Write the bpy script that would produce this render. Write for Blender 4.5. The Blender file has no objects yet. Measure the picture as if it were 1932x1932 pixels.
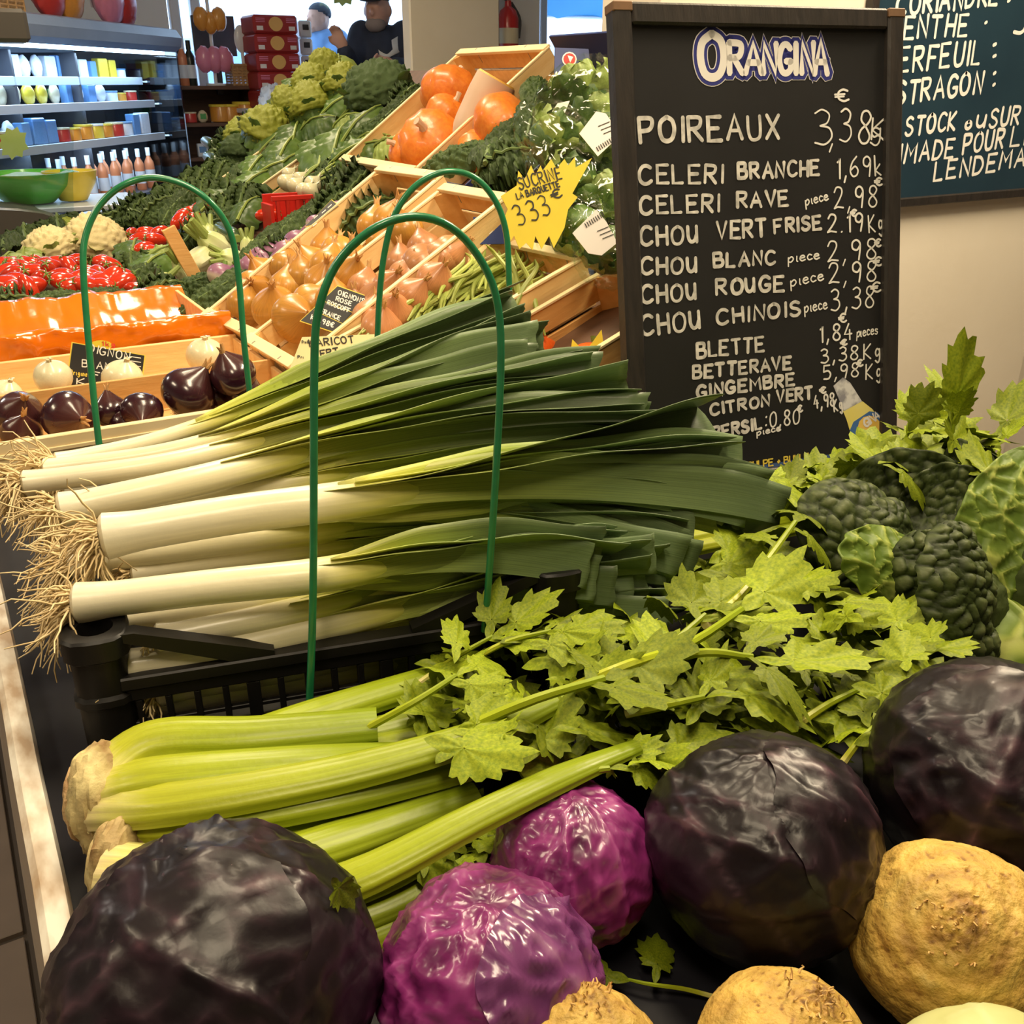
import bpy, math, random
from mathutils import Vector as V, Matrix, noise, Euler
random.seed(7)
SC = bpy.context.scene
COL = SC.collection
# ---------------------------------------------------------------- camera
FPX, CPX = 1830.0, 966.0
YAW, PITCH = math.radians(30.2), math.radians(23.9)
CAM = V((0, 0, 1.35))
RT = V((math.cos(YAW), -math.sin(YAW), 0))
FH = V((math.sin(YAW), math.cos(YAW), 0))
FW = FH * math.cos(PITCH) - V((0, 0, math.sin(PITCH)))
DN = -FH * math.sin(PITCH) - V((0, 0, math.cos(PITCH)))
cam = bpy.data.objects.new('camera', bpy.data.cameras.new('camera'))
cam.data.sensor_width = 36.0
cam.data.lens = FPX / 1932 * 36
cam.data.clip_start = .01
cam.matrix_world = Matrix.Translation(CAM) @ Matrix((RT, -DN, -FW)).transposed().to_4x4()
COL.objects.link(cam)
SC.camera = cam
# ---------------------------------------------------------------- world, lamps, exposure
wd = bpy.data.worlds.new('sky'); SC.world = wd; wd.use_nodes = True
bgn = wd.node_tree.nodes['Background']
bgn.inputs[0].default_value = (.60, .78, 1, 1); bgn.inputs[1].default_value = 4.6
SC.view_settings.view_transform = 'Standard'; SC.view_settings.look = 'None'
SC.view_settings.gamma = 1; SC.view_settings.exposure = 0.0; SC.view_settings.use_curve_mapping = False
try:
    SC.cycles.max_bounces = 7; SC.cycles.diffuse_bounces = 3; SC.cycles.glossy_bounces = 3; SC.cycles.transparent_max_bounces = 10
except Exception: pass
WARM = (1, .82, .56)
def area(loc, sx, sy, power, col=WARM, rot=(0, 0, 0), name='ceiling_lamp'):
    l = bpy.data.lights.new(name, 'AREA'); l.shape = 'RECTANGLE'; l.size = sx; l.size_y = sy; l.energy = power; l.color = col
    o = bpy.data.objects.new(name, l); o.location = loc; o.rotation_euler = rot; COL.objects.link(o); return o
area((.55, .75, 2.75), .35, .9, 28)                  # ceiling lamps above the stand
area((-.25, -.1, 2.75), .35, .6, 18)
area((.55, 2.5, 2.75), .35, .9, 34)
area((1.0, 4.3, 2.75), .35, .9, 28)
area((-1.6, 1.5, 2.78), .35, .9, 24)
area((-1.6, 4.5, 2.78), .5, .5, 28, (1, .9, .78))
area((2.0, .95, 2.75), .35, .9, 75)
# ---------------------------------------------------------------- pixel -> place
def ray(x, y): return FW + RT * ((x - CPX) / FPX) + DN * ((y - CPX) / FPX)
def W(x, y, d): return CAM + ray(x, y) * d
def WZ(x, y, z): r = ray(x, y); return CAM + r * ((z - CAM.z) / r.z)
def WY(x, y, Y): r = ray(x, y); return CAM + r * (Y / r.y)
def WX(x, y, X): r = ray(x, y); return CAM + r * (X / r.x)
def WP(x, y, p0, n): r = ray(x, y); return CAM + r * ((p0 - CAM).dot(n) / r.dot(n))
TZ = .83                                             # deck of the stand
def surf(X, Y):
    if X < .5: return TZ + .03
    if X < 1.04: return TZ + .03 + (.58 if 1.5 < Y < 2.06 else .34 if Y < 1.5 else .42) * (X - .5)
    return 1.10 + .72 * (X - 1.04)
def S(x, y, dz=0):                                   # where the sight line meets the stepped display
    r = ray(x, y); d = .6
    while d < 6:
        p = CAM + r * d
        if p.z < surf(p.x, p.y) + dz: return p
        d += .004
    return CAM + r * 3
# ---------------------------------------------------------------- materials
MATS = {}
def mat(name, c1, c2=None, scale=30, rough=.5, bump=0, bscale=None, stretch=(1, 1, 1), ramp=None, coat=0, sss=0, trans=0,
        emit=0, metal=0, var=0, contrast=.25, detail=4, spec=.5, mixn=.5, uvstripe=0, voro=False, alpha=1):
    m = bpy.data.materials.new(name); m.use_nodes = True; MATS[name] = m
    N, L = m.node_tree.nodes, m.node_tree.links
    b = N['Principled BSDF']
    def rgb(c): return (c[0], c[1], c[2], 1)
    tc = N.new('ShaderNodeTexCoord'); mp = N.new('ShaderNodeMapping'); mp.inputs['Scale'].default_value = stretch
    L.new(tc.outputs['Object'], mp.inputs[0])
    if voro:
        nz = N.new('ShaderNodeTexVoronoi'); nz.inputs['Scale'].default_value = scale; nzo = nz.outputs['Distance']
    else:
        nz = N.new('ShaderNodeTexNoise'); nz.inputs['Scale'].default_value = scale; nz.inputs['Detail'].default_value = detail; nzo = nz.outputs[0]
    L.new(mp.outputs[0], nz.inputs[0])
    cr = N.new('ShaderNodeValToRGB'); e = cr.color_ramp.elements
    e[0].position = .5 - contrast; e[1].position = .5 + contrast
    if ramp:
        e[0].color = rgb([mixn] * 3); e[1].color = (1, 1, 1, 1)
    else:
        e[0].color = rgb(c1); e[1].color = rgb(c2 or c1)
    L.new(nzo, cr.inputs[0]); out = cr.outputs[0]
    if ramp:
        sp = N.new('ShaderNodeSeparateXYZ'); L.new(tc.outputs['UV'], sp.inputs[0])
        r2 = N.new('ShaderNodeValToRGB'); el = r2.color_ramp.elements
        while len(el) > 1: el.remove(el[0])
        for i, (p, c) in enumerate(ramp):
            q = el[0] if i == 0 else el.new(p)
            q.position = p; q.color = rgb(c)
        src = sp.outputs[0]
        if uvstripe:
            cb = N.new('ShaderNodeCombineXYZ'); L.new(sp.outputs[0], cb.inputs[0])
            mu = N.new('ShaderNodeMath'); mu.operation = 'MULTIPLY'; mu.inputs[1].default_value = uvstripe
            L.new(sp.outputs[1], mu.inputs[0]); L.new(mu.outputs[0], cb.inputs[1])
            n3 = N.new('ShaderNodeTexNoise'); n3.inputs['Scale'].default_value = 1.6; n3.inputs['Detail'].default_value = 5; L.new(cb.outputs[0], n3.inputs[0])
            mr = N.new('ShaderNodeMath'); mr.operation = 'MULTIPLY_ADD'; mr.inputs[1].default_value = .16; L.new(n3.outputs[0], mr.inputs[0])
            ad = N.new('ShaderNodeMath'); ad.operation = 'ADD'; L.new(sp.outputs[0], ad.inputs[0]); ad.inputs[1].default_value = -.08
            L.new(ad.outputs[0], mr.inputs[2]); src = mr.outputs[0]
            c4 = N.new('ShaderNodeCombineXYZ'); m4 = N.new('ShaderNodeMath'); m4.operation = 'MULTIPLY'; m4.inputs[1].default_value = uvstripe * 2.5; L.new(sp.outputs[1], m4.inputs[0]); L.new(m4.outputs[0], c4.inputs[1])
            m5 = N.new('ShaderNodeMath'); m5.operation = 'MULTIPLY'; m5.inputs[1].default_value = 4; L.new(sp.outputs[0], m5.inputs[0]); L.new(m5.outputs[0], c4.inputs[0]); L.new(tc.outputs['Object'], c4.inputs[2]) if 0 else None
            n4 = N.new('ShaderNodeTexNoise'); n4.inputs['Scale'].default_value = 1.3; n4.inputs['Detail'].default_value = 6; L.new(c4.outputs[0], n4.inputs[0]); L.new(n4.outputs[0], cr.inputs[0])
        L.new(src, r2.inputs[0])
        mx = N.new('ShaderNodeMix'); mx.data_type = 'RGBA'; mx.blend_type = 'MULTIPLY'; mx.inputs[0].default_value = 1
        L.new(r2.outputs[0], mx.inputs[6]); L.new(out, mx.inputs[7]); out = mx.outputs[2]
    if var:
        oi = N.new('ShaderNodeObjectInfo'); hs = N.new('ShaderNodeHueSaturation')
        mr = N.new('ShaderNodeMapRange'); mr.inputs[3].default_value = 1 - var; mr.inputs[4].default_value = 1 + var
        L.new(oi.outputs['Random'], mr.inputs[0]); L.new(mr.outputs[0], hs.inputs['Value']); L.new(out, hs.inputs['Color']); out = hs.outputs[0]
    L.new(out, b.inputs['Base Color'])
    b.inputs['Roughness'].default_value = rough; b.inputs['Metallic'].default_value = metal
    b.inputs['Specular IOR Level'].default_value = spec
    b.inputs['Coat Weight'].default_value = coat; b.inputs['Coat Roughness'].default_value = .12
    if sss:
        b.inputs['Subsurface Weight'].default_value = sss; b.inputs['Subsurface Scale'].default_value = .01
        b.inputs['Subsurface Radius'].default_value = (1, .7, .3)
    b.inputs['Transmission Weight'].default_value = trans; b.inputs['Alpha'].default_value = alpha
    if emit:
        L.new(out, b.inputs['Emission Color']); b.inputs['Emission Strength'].default_value = emit
    if bump:
        nb = nz
        if bscale:
            nb = N.new('ShaderNodeTexNoise'); nb.inputs['Scale'].default_value = bscale; nb.inputs['Detail'].default_value = 5; L.new(mp.outputs[0], nb.inputs[0])
        bp = N.new('ShaderNodeBump'); bp.inputs['Strength'].default_value = bump; bp.inputs['Distance'].default_value = .004
        L.new(nb.outputs[0], bp.inputs['Height']); L.new(bp.outputs[0], b.inputs['Normal'])
    return m
def glass(name, col=(1, 1, 1), rough=.03, mixv=.12):
    m = bpy.data.materials.new(name); m.use_nodes = True; MATS[name] = m
    N, L = m.node_tree.nodes, m.node_tree.links; N.clear()
    o = N.new('ShaderNodeOutputMaterial'); t = N.new('ShaderNodeBsdfTransparent'); g = N.new('ShaderNodeBsdfGlossy'); x = N.new('ShaderNodeMixShader')
    t.inputs[0].default_value = (*col, 1); g.inputs['Roughness'].default_value = rough; x.inputs[0].default_value = mixv
    L.new(t.outputs[0], x.inputs[1]); L.new(g.outputs[0], x.inputs[2]); L.new(x.outputs[0], o.inputs[0]); return m
# ---------------------------------------------------------------- mesh builder
def spl(pts, n):
    pts = [V(p) for p in pts]
    if len(pts) == 2: return [pts[0].lerp(pts[1], i / (n - 1)) for i in range(n)]
    q = [pts[0] * 2 - pts[1]] + pts + [pts[-1] * 2 - pts[-2]]; out = []; k = len(pts) - 1
    for i in range(n):
        t = i / (n - 1) * k; j = min(int(t), k - 1); t -= j
        a, b, c, d = q[j:j + 4]
        out.append(.5 * ((2 * b) + (c - a) * t + (2 * a - 5 * b + 4 * c - d) * t * t + (3 * b - a - 3 * c + d) * t ** 3))
    return out
def frames(pts, up=None):
    up = V(up or (0, 0, 1)); fr = []; n = None
    for i, p in enumerate(pts):
        t = (pts[min(i + 1, len(pts) - 1)] - pts[max(i - 1, 0)])
        t = t.normalized() if t.length > 1e-9 else V((1, 0, 0))
        if n is None:
            n = up - t * up.dot(t)
            if n.length < 1e-4: n = V((1, 0, 0)) - t * t.x
        else: n = n - t * n.dot(t)
        n.normalize(); fr.append((p, t, n, t.cross(n)))
    return fr
def lerpl(a, x):                                     # piecewise-linear list lookup
    if not isinstance(a, (list, tuple)): return a
    t = x * (len(a) - 1); i = min(int(t), len(a) - 2); return a[i] + (a[i + 1] - a[i]) * (t - i)
class MB:
    def __init__(s): s.v = []; s.f = []; s.l = []; s.m = []
    def add(s, vs, fs, uv=None, mi=0):
        o = len(s.v); s.v += [V(a) for a in vs]
        for i, f in enumerate(fs):
            s.f.append([a + o for a in f]); s.l.append(uv[i] if uv else None); s.m.append(mi)
        return s
    def grid(s, P, wrap=False, U=(0, 1), mi=0, S=None):
        r, c = len(P), len(P[0]); fs = []; uv = []; cc = c if wrap else c - 1
        for i in range(r - 1):
            u0 = U[0] + (U[1] - U[0]) * i / (r - 1); u1 = U[0] + (U[1] - U[0]) * (i + 1) / (r - 1)
            for j in range(cc):
                k = (j + 1) % c
                fs.append([i * c + j, i * c + k, (i + 1) * c + k, (i + 1) * c + j])
                a, b = j / cc, (j + 1) / cc
                uv.append([(S[i][j], a), (S[i][k], b), (S[i + 1][k], b), (S[i + 1][j], a)] if S else [(u0, a), (u0, b), (u1, b), (u1, a)])
        return s.add([p for row in P for p in row], fs, uv, mi)
    def tube(s, pts, rad, n=8, sect=None, up=None, U=(0, 1), caps=True, k=0, mi=0):
        pts = spl(pts, k) if k else [V(p) for p in pts]
        sect = sect or [(math.cos(6.28319 * j / n), math.sin(6.28319 * j / n)) for j in range(n)]
        P = []
        for i, (p, t, a, b) in enumerate(frames(pts, up)):
            r = lerpl(rad, i / (len(pts) - 1)); P.append([p + a * (y * r) + b * (x * r) for x, y in sect])
        s.grid(P, True, U, mi)
        if caps:
            n = len(sect); o = len(s.v) - len(P) * n
            s.f.append([o + j for j in range(n)][::-1]); s.l.append([(U[0], 0)] * n); s.m.append(mi)
            o = len(s.v) - n
            s.f.append([o + j for j in range(n)]); s.l.append([(U[1], 0)] * n); s.m.append(mi)
        return s
    def box(s, c, d, M=None, ch=.0, mi=0):             # chamfered box
        x, y, z = d[0] / 2, d[1] / 2, d[2] / 2; c = V(c); ch = min(ch or min(d) * .12, min(d) * .3); vs = []; I = {}
        for sx in (-1, 1):
            for sy in (-1, 1):
                for sz in (-1, 1):
                    for ax in range(3):
                        q = [sx * (x - ch), sy * (y - ch), sz * (z - ch)]; q[ax] = (sx * x, sy * y, sz * z)[ax]
                        I[sx, sy, sz, ax] = len(vs); p = V(q); vs.append(c + (M @ p if M else p))
        fs = []
        for ax in range(3):
            a1, a2 = (ax + 1) % 3, (ax + 2) % 3
            for sg in (-1, 1):
                f = []
                for e in ((-1, -1), (1, -1), (1, 1), (-1, 1)):
                    q = [0, 0, 0]; q[ax] = sg; q[a1], q[a2] = e; f.append(I[q[0], q[1], q[2], ax])
                fs.append(f if sg > 0 else f[::-1])
            for s1 in (-1, 1):
                for s2 in (-1, 1):
                    f = []
                    for w, e in ((a1, -1), (a1, 1), (a2, 1), (a2, -1)):
                        q = [0, 0, 0]; q[ax] = e; q[a1] = s1; q[a2] = s2; f.append(I[q[0], q[1], q[2], w])
                    fs.append(f if s1 * s2 > 0 else f[::-1])
        for sx in (-1, 1):
            for sy in (-1, 1):
                for sz in (-1, 1):
                    f = [I[sx, sy, sz, a] for a in range(3)]; fs.append(f if sx * sy * sz > 0 else f[::-1])
        return s.add(vs, fs, None, mi)
    def lathe(s, prof, n=16, c=(0, 0, 0), wob=None, U=(0, 1), M=None, mi=0):
        c = V(c); P = []
        for i, (r, z) in enumerate(prof):
            row = []
            for j in range(n):
                a = 6.28319 * j / n; q = r * (wob(a, i / (len(prof) - 1)) if wob else 1)
                p = V((q * math.cos(a), q * math.sin(a), z)); row.append(c + (M @ p if M else p))
            P.append(row)
        return s.grid(P, True, U, mi)
    def blob(s, c, rad, fn=None, nu=24, nv=16, M=None, mi=0):   # displaced ball; rad scalar or 3-tuple
        c = V(c); rad = V(rad) if not isinstance(rad, (int, float)) else V((rad,) * 3); P = []; SS = []
        for i in range(nv + 1):
            th = math.pi * (i if 0 < i < nv else (.02 if i == 0 else nv - .02)) / nv; row = []; sr = []
            for j in range(nu):
                a = 6.28319 * j / nu; d = V((math.sin(th) * math.cos(a), math.sin(th) * math.sin(a), math.cos(th)))
                r = fn(d) if fn else 1
                if isinstance(r, tuple): r, sv = r; sr.append(sv)
                p = V((d.x * rad.x, d.y * rad.y, d.z * rad.z)) * r; row.append(c + (M @ p if M else p))
            P.append(row); SS.append(sr)
        return s.grid(P[::-1], True, (1, 0), mi, SS[::-1] if SS[0] else None)
    def prism(s, out, z0, z1, fr=None, mi=0):          # closed 2-D outline, thickness z0..z1, frame (o,x,y,n)
        n = len(out); o, x, y, m = fr or (V((0, 0, 0)), V((1, 0, 0)), V((0, 1, 0)), V((0, 0, 1)))
        P = [[V(o) + x * a + y * b + m * z for a, b in out] for z in (z0, z1)]
        s.add(P[0] + P[1], [list(range(n))[::-1], list(range(n, 2 * n))] + [[j, (j + 1) % n, n + (j + 1) % n, n + j] for j in range(n)], None, mi)
        return s
    def build(s, name, m, parent=None, world=True, sharp=38, label=None, cat=None, group=None, kind=None, loc=None, tri=False):
        me = bpy.data.meshes.new(name); off = V((0, 0, 0))
        if parent is not None and world: off = parent.location
        if loc is not None: off = V(loc)
        me.from_pydata([tuple(a - off) for a in s.v], [], s.f)
        for mm in (m if isinstance(m, (list, tuple)) else [m]): me.materials.append(MATS[mm] if isinstance(mm, str) else mm)
        if any(x for x in s.l):
            uv = me.uv_layers.new(name='uv').data; k = 0
            for f, l in zip(s.f, s.l):
                for i in range(len(f)):
                    uv[k].uv = l[i] if l else (0, 0); k += 1
        me.polygons.foreach_set('use_smooth', [sharp >= 0] * len(me.polygons))
        if any(s.m): me.polygons.foreach_set('material_index', s.m)
        me.update()
        if sharp > 0: me.set_sharp_from_angle(angle=math.radians(sharp))
        o = bpy.data.objects.new(name, me); COL.objects.link(o)
        if parent is not None: o.parent = parent
        if loc is not None: o.location = loc
        return tag(o, label, cat, group, kind)
def tag(o, label=None, cat=None, group=None, kind=None):
    for k, v in (('label', label), ('category', cat), ('group', group), ('kind', kind)):
        if v: o[k] = v
    return o
def thing(name, label, cat, loc=(0, 0, 0), group=None, rot=None, kind=None):
    o = bpy.data.objects.new(name, None); o.empty_display_size = .02; COL.objects.link(o); o.location = loc
    if rot is not None: o.rotation_euler = rot
    return tag(o, label, cat, group, kind)
def copy_tree(o, loc=None, rot=None, scale=None, label=None, group=None, parent=None):
    c = o.copy(); COL.objects.link(c)
    if parent is not None: c.parent = parent
    if loc is not None: c.location = loc
    if rot is not None: c.rotation_euler = rot
    if scale is not None: c.scale = (scale,) * 3 if isinstance(scale, (int, float)) else scale
    if label: c['label'] = label
    if group: c['group'] = group
    for ch in o.children: copy_tree(ch, parent=c)
    return c
class Repeat:                                        # first use moves the original, later ones copy it
    def __init__(s, proto): s.p = proto; s.used = False; s.lab = proto.get('label')
    def put(s, loc, rot=(0, 0, 0), scale=1, label=None, group=None):
        if s.used: return copy_tree(s.p, loc, rot, scale, label or s.lab, group)
        s.used = True; o = s.p; o.location = loc; o.rotation_euler = rot; o.scale = (scale,) * 3 if isinstance(scale, (int, float)) else scale
        if label: o['label'] = label
        if group: o['group'] = group
        return o
    def drop(s): pass
R_ = random.uniform
def rrot(): return (R_(0, 6.28), R_(0, 6.28), R_(0, 6.28))
def nz(p, sc=1.0, seed=0): return noise.noise(V(p) * sc + V((seed * 7.3, seed * 3.1, seed * 1.7)))
def vor(p, sc=1.0, seed=0):
    d, _ = noise.voronoi(V(p) * sc + V((seed * 5.3, seed, -seed))); return d[0], d[1]
def rotz(a): return Matrix.Rotation(a, 3, 'Z')
def basis(x, y, z): return Matrix((x, y, z)).transposed()
def ridge(x): return 1 - abs(x)
# ---------------------------------------------------------------- material library
mat('wall_cream', (.78, .70, .56), (.84, .77, .64), 3, .7, .1, 60)
mat('wall_white', (.82, .82, .82), (.88, .88, .86), 3, .7)
mat('floor_tile', (.16, .12, .09), (.22, .17, .13), 6, .45)
mat('joint', (.07, .055, .045), rough=.8)
mat('ceiling_paint', (.8, .78, .72), rough=.8)
mat('white_paint', (.8, .82, .86), rough=.4)
mat('taupe', (.20, .16, .125), (.24, .19, .15), 5, .45)
mat('rim_white', (.80, .76, .66), (.42, .30, .19), 40, .5, .1, contrast=.12, stretch=(1, .4, 1))
mat('tray_black', (.006, .006, .010), (.013, .013, .018), 25, .42, spec=.3)
mat('black_plastic', (.006, .006, .006), (.016, .014, .013), 18, .42, .08, 60, spec=.3)
mat('green_wire', (.012, .16, .06), (.02, .23, .09), 60, .28, coat=.4)
mat('wood', (.72, .44, .17), (.88, .63, .30), 9, .62, .15, 40, (1, 6, 6), var=.1)
mat('wood_orange', (.66, .33, .09), (.80, .47, .17), 9, .6, .15, 40, (1, 6, 6), var=.1)
mat('wood_edge', (.86, .66, .34), (.93, .76, .46), 14, .65, var=.06)
mat('staple', (.35, .32, .28), rough=.4, metal=.7)
mat('dark_wood', (.10, .05, .03), (.16, .08, .045), 8, .5, stretch=(1, 6, 6))
mat('chalkboard', (.012, .012, .013), (.022, .022, .023), 7, .42, contrast=.35)
mat('chalkboard_blue', (.012, .03, .05), (.02, .05, .075), 5, .35, contrast=.35)
mat('frame_black', (.016, .014, .013), (.035, .028, .024), 20, .45, .2, 50, (6, 1, 1))
mat('frame_worn', (.22, .11, .05), (.10, .06, .03), 30, .6)
mat('chalk', (.42, .41, .38), (.86, .83, .76), 90, .8, contrast=.22)
mat('chalk_bright', (.78, .76, .70), (.92, .90, .84), 90, .8)
mat('logo_white', (.86, .83, .78), rough=.6)
mat('logo_blue', (.03, .035, .22), rough=.5)
mat('strip_blue', (.05, .10, .24), (.07, .13, .30), 12, .5)
mat('ink_yellow', (.80, .62, .08), rough=.6)
mat('ink_orange', (.85, .35, .05), rough=.6)
mat('ink_red', (.65, .03, .02), rough=.6)
mat('ink_black', (.02, .018, .015), rough=.6)
mat('paper_white', (.86, .80, .74), rough=.7)
mat('sign_yellow', (.74, .58, .035), (.66, .51, .03), 20, .6)
mat('sign_cream', (.86, .78, .42), rough=.35, coat=.6)
mat('sign_green', (.62, .72, .16), (.70, .78, .25), 20, .6)
# ---------------------------------------------------------------- room
def struct(mb, name, m, sharp=38): return mb.build(name, m, kind='structure', sharp=sharp)
fl = MB()
fl.box((2, 2.5, -.03), (14, 13, .04)); fo = struct(fl, 'floor', 'joint')
tl = MB().box((0, 0, 0), (.585, .585, .012)).build('tile', 'floor_tile', fo)
first = True
for i in range(-6, 5):
    for j in range(-3, 12):
        p = (i * .6 + .2, j * .6, -.006)
        if not first:
            tl = tl.copy(); COL.objects.link(tl)
        tl.location = p; first = False
struct(MB().box((2, 2.5, 3.05), (14, 13, .1)), 'ceiling', 'ceiling_paint')
struct(MB().box((-5, 2.5, 1.5), (.1, 13, 3)), 'wall_left', 'wall_white')
struct(MB().box((9, 2.5, 1.5), (.1, 13, 3)), 'wall_right', 'wall_cream')
struct(MB().box((2, -4, 1.5), (14, .1, 3)), 'wall_front', 'wall_cream')
BY = 8.1
wb = MB()                                            # back wall with two glazed openings
for x0, x1, z0, z1 in ((-5, 1.8, 0, 3), (1.8, 4.3, 0, .55), (1.8, 4.3, 2.75, 3), (4.3, 4.78, 0, 3), (4.78, 6.1, 2.75, 3), (6.1, 9, 0, 3)):
    wb.box(((x0 + x1) / 2, BY, (z0 + z1) / 2), (x1 - x0, .16, z1 - z0), ch=.004)
struct(wb, 'wall_back', 'wall_white')
glass('window_glass', (.93, .97, 1), .02, .06)
def window(name, x0, x1, z0, z1, muls):
    o = thing(name, None, None, ((x0 + x1) / 2, BY - .02, z0), kind='structure')
    b = MB()
    for x in [x0, x1] + muls: b.box((x, BY - .06, (z0 + z1) / 2), (.07, .08, z1 - z0))
    for z in (z0, z1): b.box(((x0 + x1) / 2, BY - .06, z), (x1 - x0, .08, .07))
    b.build('window_frame', 'white_paint', o)
    xs = sorted([x0, x1] + muls)
    for a, c in zip(xs, xs[1:]): MB().box(((a + c) / 2, BY - .04, (z0 + z1) / 2), (c - a - .07, .008, z1 - z0 - .07)).build('pane', 'window_glass', o)
window('window_1', 1.85, 4.25, .6, 2.7, [2.0])
window('window_2', 4.83, 6.05, .05, 2.7, [4.98])
# pillar between the windows
pa, pb = WY(774, 60, 5.2), WY(943, 60, 5.2)
struct(MB().box(((pa.x + pb.x) / 2, 5.25, 1.5), (pb.x - pa.x, .1, 3), ch=.008), 'wall_pillar', 'wall_cream')
# wall block on the right that carries the herb board
YW = 1.75
XE = WY(1905, 800, YW).x
struct(MB().box(((1.36 + XE) / 2, YW + .1, 1.5), (XE - 1.36, .2, 3), ch=.004), 'wall_partition', 'wall_cream')
struct(MB().box((XE + .4, YW + .19, 1.5), (.84, .2, 3), ch=.004), 'wall_recess', 'wall_cream')
# street outside
struct(MB().box((4, 14, .07), (30, 11.5, .1)), 'ground_pavement', mat('pavement', (.75, .78, .82), rough=.8))
bo = thing('shop_facade', 'pale building with pink panels across the street', 'building', (4, 19, 0))
MB().box((4, 19.3, 3), (30, .5, 6)).build('wall', mat('facade_white', (.75, .80, .9), rough=.8), bo)
for k in range(7):
    MB().box((-6 + k * 3.2, 18.98, 3.5), (1.6, .1, .9)).build('panel', mat('facade_pink', (.75, .30, .30), rough=.7) if k == 0 else 'facade_pink', bo)
    MB().box((-7.6 + k * 3.2, 18.98, 1.0), (1.3, .1, 1.7)).build('window', mat('facade_blue', (.25, .4, .6), rough=.3) if k == 0 else 'facade_blue', bo)
MB().box((4, 18.9, 2.1), (30, .12, .12)).build('rail', 'white_paint', bo)
aw = thing('awning', 'blue fabric awning outside the door window', 'awning', (5.6, 8.9, 1.9))
g = MB(); g.grid([[V((4.6 + 2.2 * i / 10, 8.4 + 1.2 * j / 4, 2.6 - .62 * j / 4 - .02 * math.sin(i * 2))) for j in range(5)] for i in range(11)]); g.build('canopy', mat('awning_blue', (.05, .30, .62), rough=.7), aw)
MB().tube([(4.6, 9.6, 1.98), (6.8, 9.6, 1.98)], .015).build('front_bar', 'white_paint', aw)
# ---------------------------------------------------------------- the stand
st = thing('display_stand', 'long stepped produce stand with black deck and pale worn edge', 'stand', (.6, 2.2, 0))
MB().box((.62, .55, TZ - .012), (1.27, 1.9, .024)).build('deck', 'tray_black', st)
MB().box((.25, 2.5, TZ + .004), (.52, 2.0, .024)).build('deck', 'dark_wood', st)
def slab(x0, z0, x1, z1, y0, y1, t=.015, drop=.02):
    a = math.atan2(z1 - z0, x1 - x0); M = Matrix.Rotation(-a, 3, 'Y')
    return MB().box(((x0 + x1) / 2, (y0 + y1) / 2, (z0 + z1) / 2 - drop), (math.hypot(x1 - x0, z1 - z0), y1 - y0, t), M)
slab(.5, TZ + .02, 1.04, TZ + .235, 1.2, 3.6, drop=.045).build('sloping_shelf', 'dark_wood', st)
slab(1.04, 1.09, 1.5, 1.42, 1.62, 3.75, drop=.04).build('sloping_shelf', 'dark_wood', st)
e = MB()
e.grid([[V((x + .002 * nz((y * 9, 0, x)), y, z)) for x, z in ((-.032, TZ - .02), (-.031, TZ + .018), (-.026, TZ + .022), (-.012, TZ + .02), (-.01, TZ + .012), (-.01, TZ))] for y in [-.4 + i * .05 for i in range(78)]]); e.build('edge_strip', 'rim_white', st)
MB().box((-.038, 1.6, .60), (.016, 4.0, .2)).build('bumper_rail', 'taupe', st)
MB().box((-.015, 1.6, .42), (.03, 3.9, .78)).build('side_panel', 'taupe', st)
for y in (0, 1.7, 3.4):
    MB().box((.7, y, .4), (.06, .06, .79)).build('leg', 'taupe', st); MB().box((1.42, y, .6), (.05, .05, 1.2)).build('leg', 'taupe', st)

# ---------------------------------------------------------------- black plastic crate
CU, CV = V((math.cos(math.radians(-13)), math.sin(math.radians(-13)), 0)), V((math.sin(math.radians(13)), math.cos(math.radians(13)), 0))
C0 = V((.028, .728, TZ)); CL, CW_ = .42, .40
CM = basis(CU, CV, V((0, 0, 1)))
def cp(u, v, z): return C0 + CU * u + CV * v + V((0, 0, z))
ck = thing('vegetable_crate', 'black slatted plastic crate heaped with leeks', 'crate', C0 + CU * .3 + CV * .2)
def cbox(u0, u1, v0, v1, z0, z1, ch=.0015): return MB().box(cp((u0 + u1) / 2, (v0 + v1) / 2, (z0 + z1) / 2), (abs(u1 - u0), abs(v1 - v0), abs(z1 - z0)), CM, ch)
cbox(0, CL, 0, CW_, .004, .012).build('floor', 'black_plastic', ck)
RZ = .086                                            # height of the dropped rim
for (v0, v1) in ((0, .012), (CW_ - .012, CW_)):      # long sides
    cbox(.03, CL - .03, v0 - .003, v1 + .003, RZ - .012, RZ).build('rim', 'black_plastic', ck)
    cbox(.03, CL - .03, v0, v1, RZ - .024, RZ - .012).build('rim_band', 'black_plastic', ck)
    cbox(.03, CL - .03, v0, v1, .0, .016).build('bottom_band', 'black_plastic', ck)
    for i in range(16):
        u = .042 + i * .0225; w = .011 if i % 5 == 4 else .0052
        cbox(u - w / 2, u + w / 2, v0 + .001, v1 - .002, .016, RZ - .024, .0006).build('slat', 'black_plastic', ck)
    for z in (.036,): cbox(.03, CL - .03, v0 + .003, v1 - .004, z, z + .004, .0006).build('cross_rib', 'black_plastic', ck)
for (u0, u1) in ((0, .012), (CL - .012, CL)):        # short sides
    cbox(u0 - .003, u1 + .003, .03, CW_ - .03, .112, .124).build('rim', 'black_plastic', ck)
    cbox(u0, u1, .03, CW_ - .03, .0, .09).build('end_panel', 'black_plastic', ck)
    for i in range(10):
        v = .05 + i * .033; cbox(u0, u1, v - .003, v + .003, .09, .112, .0006).build('slat', 'black_plastic', ck)
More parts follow.
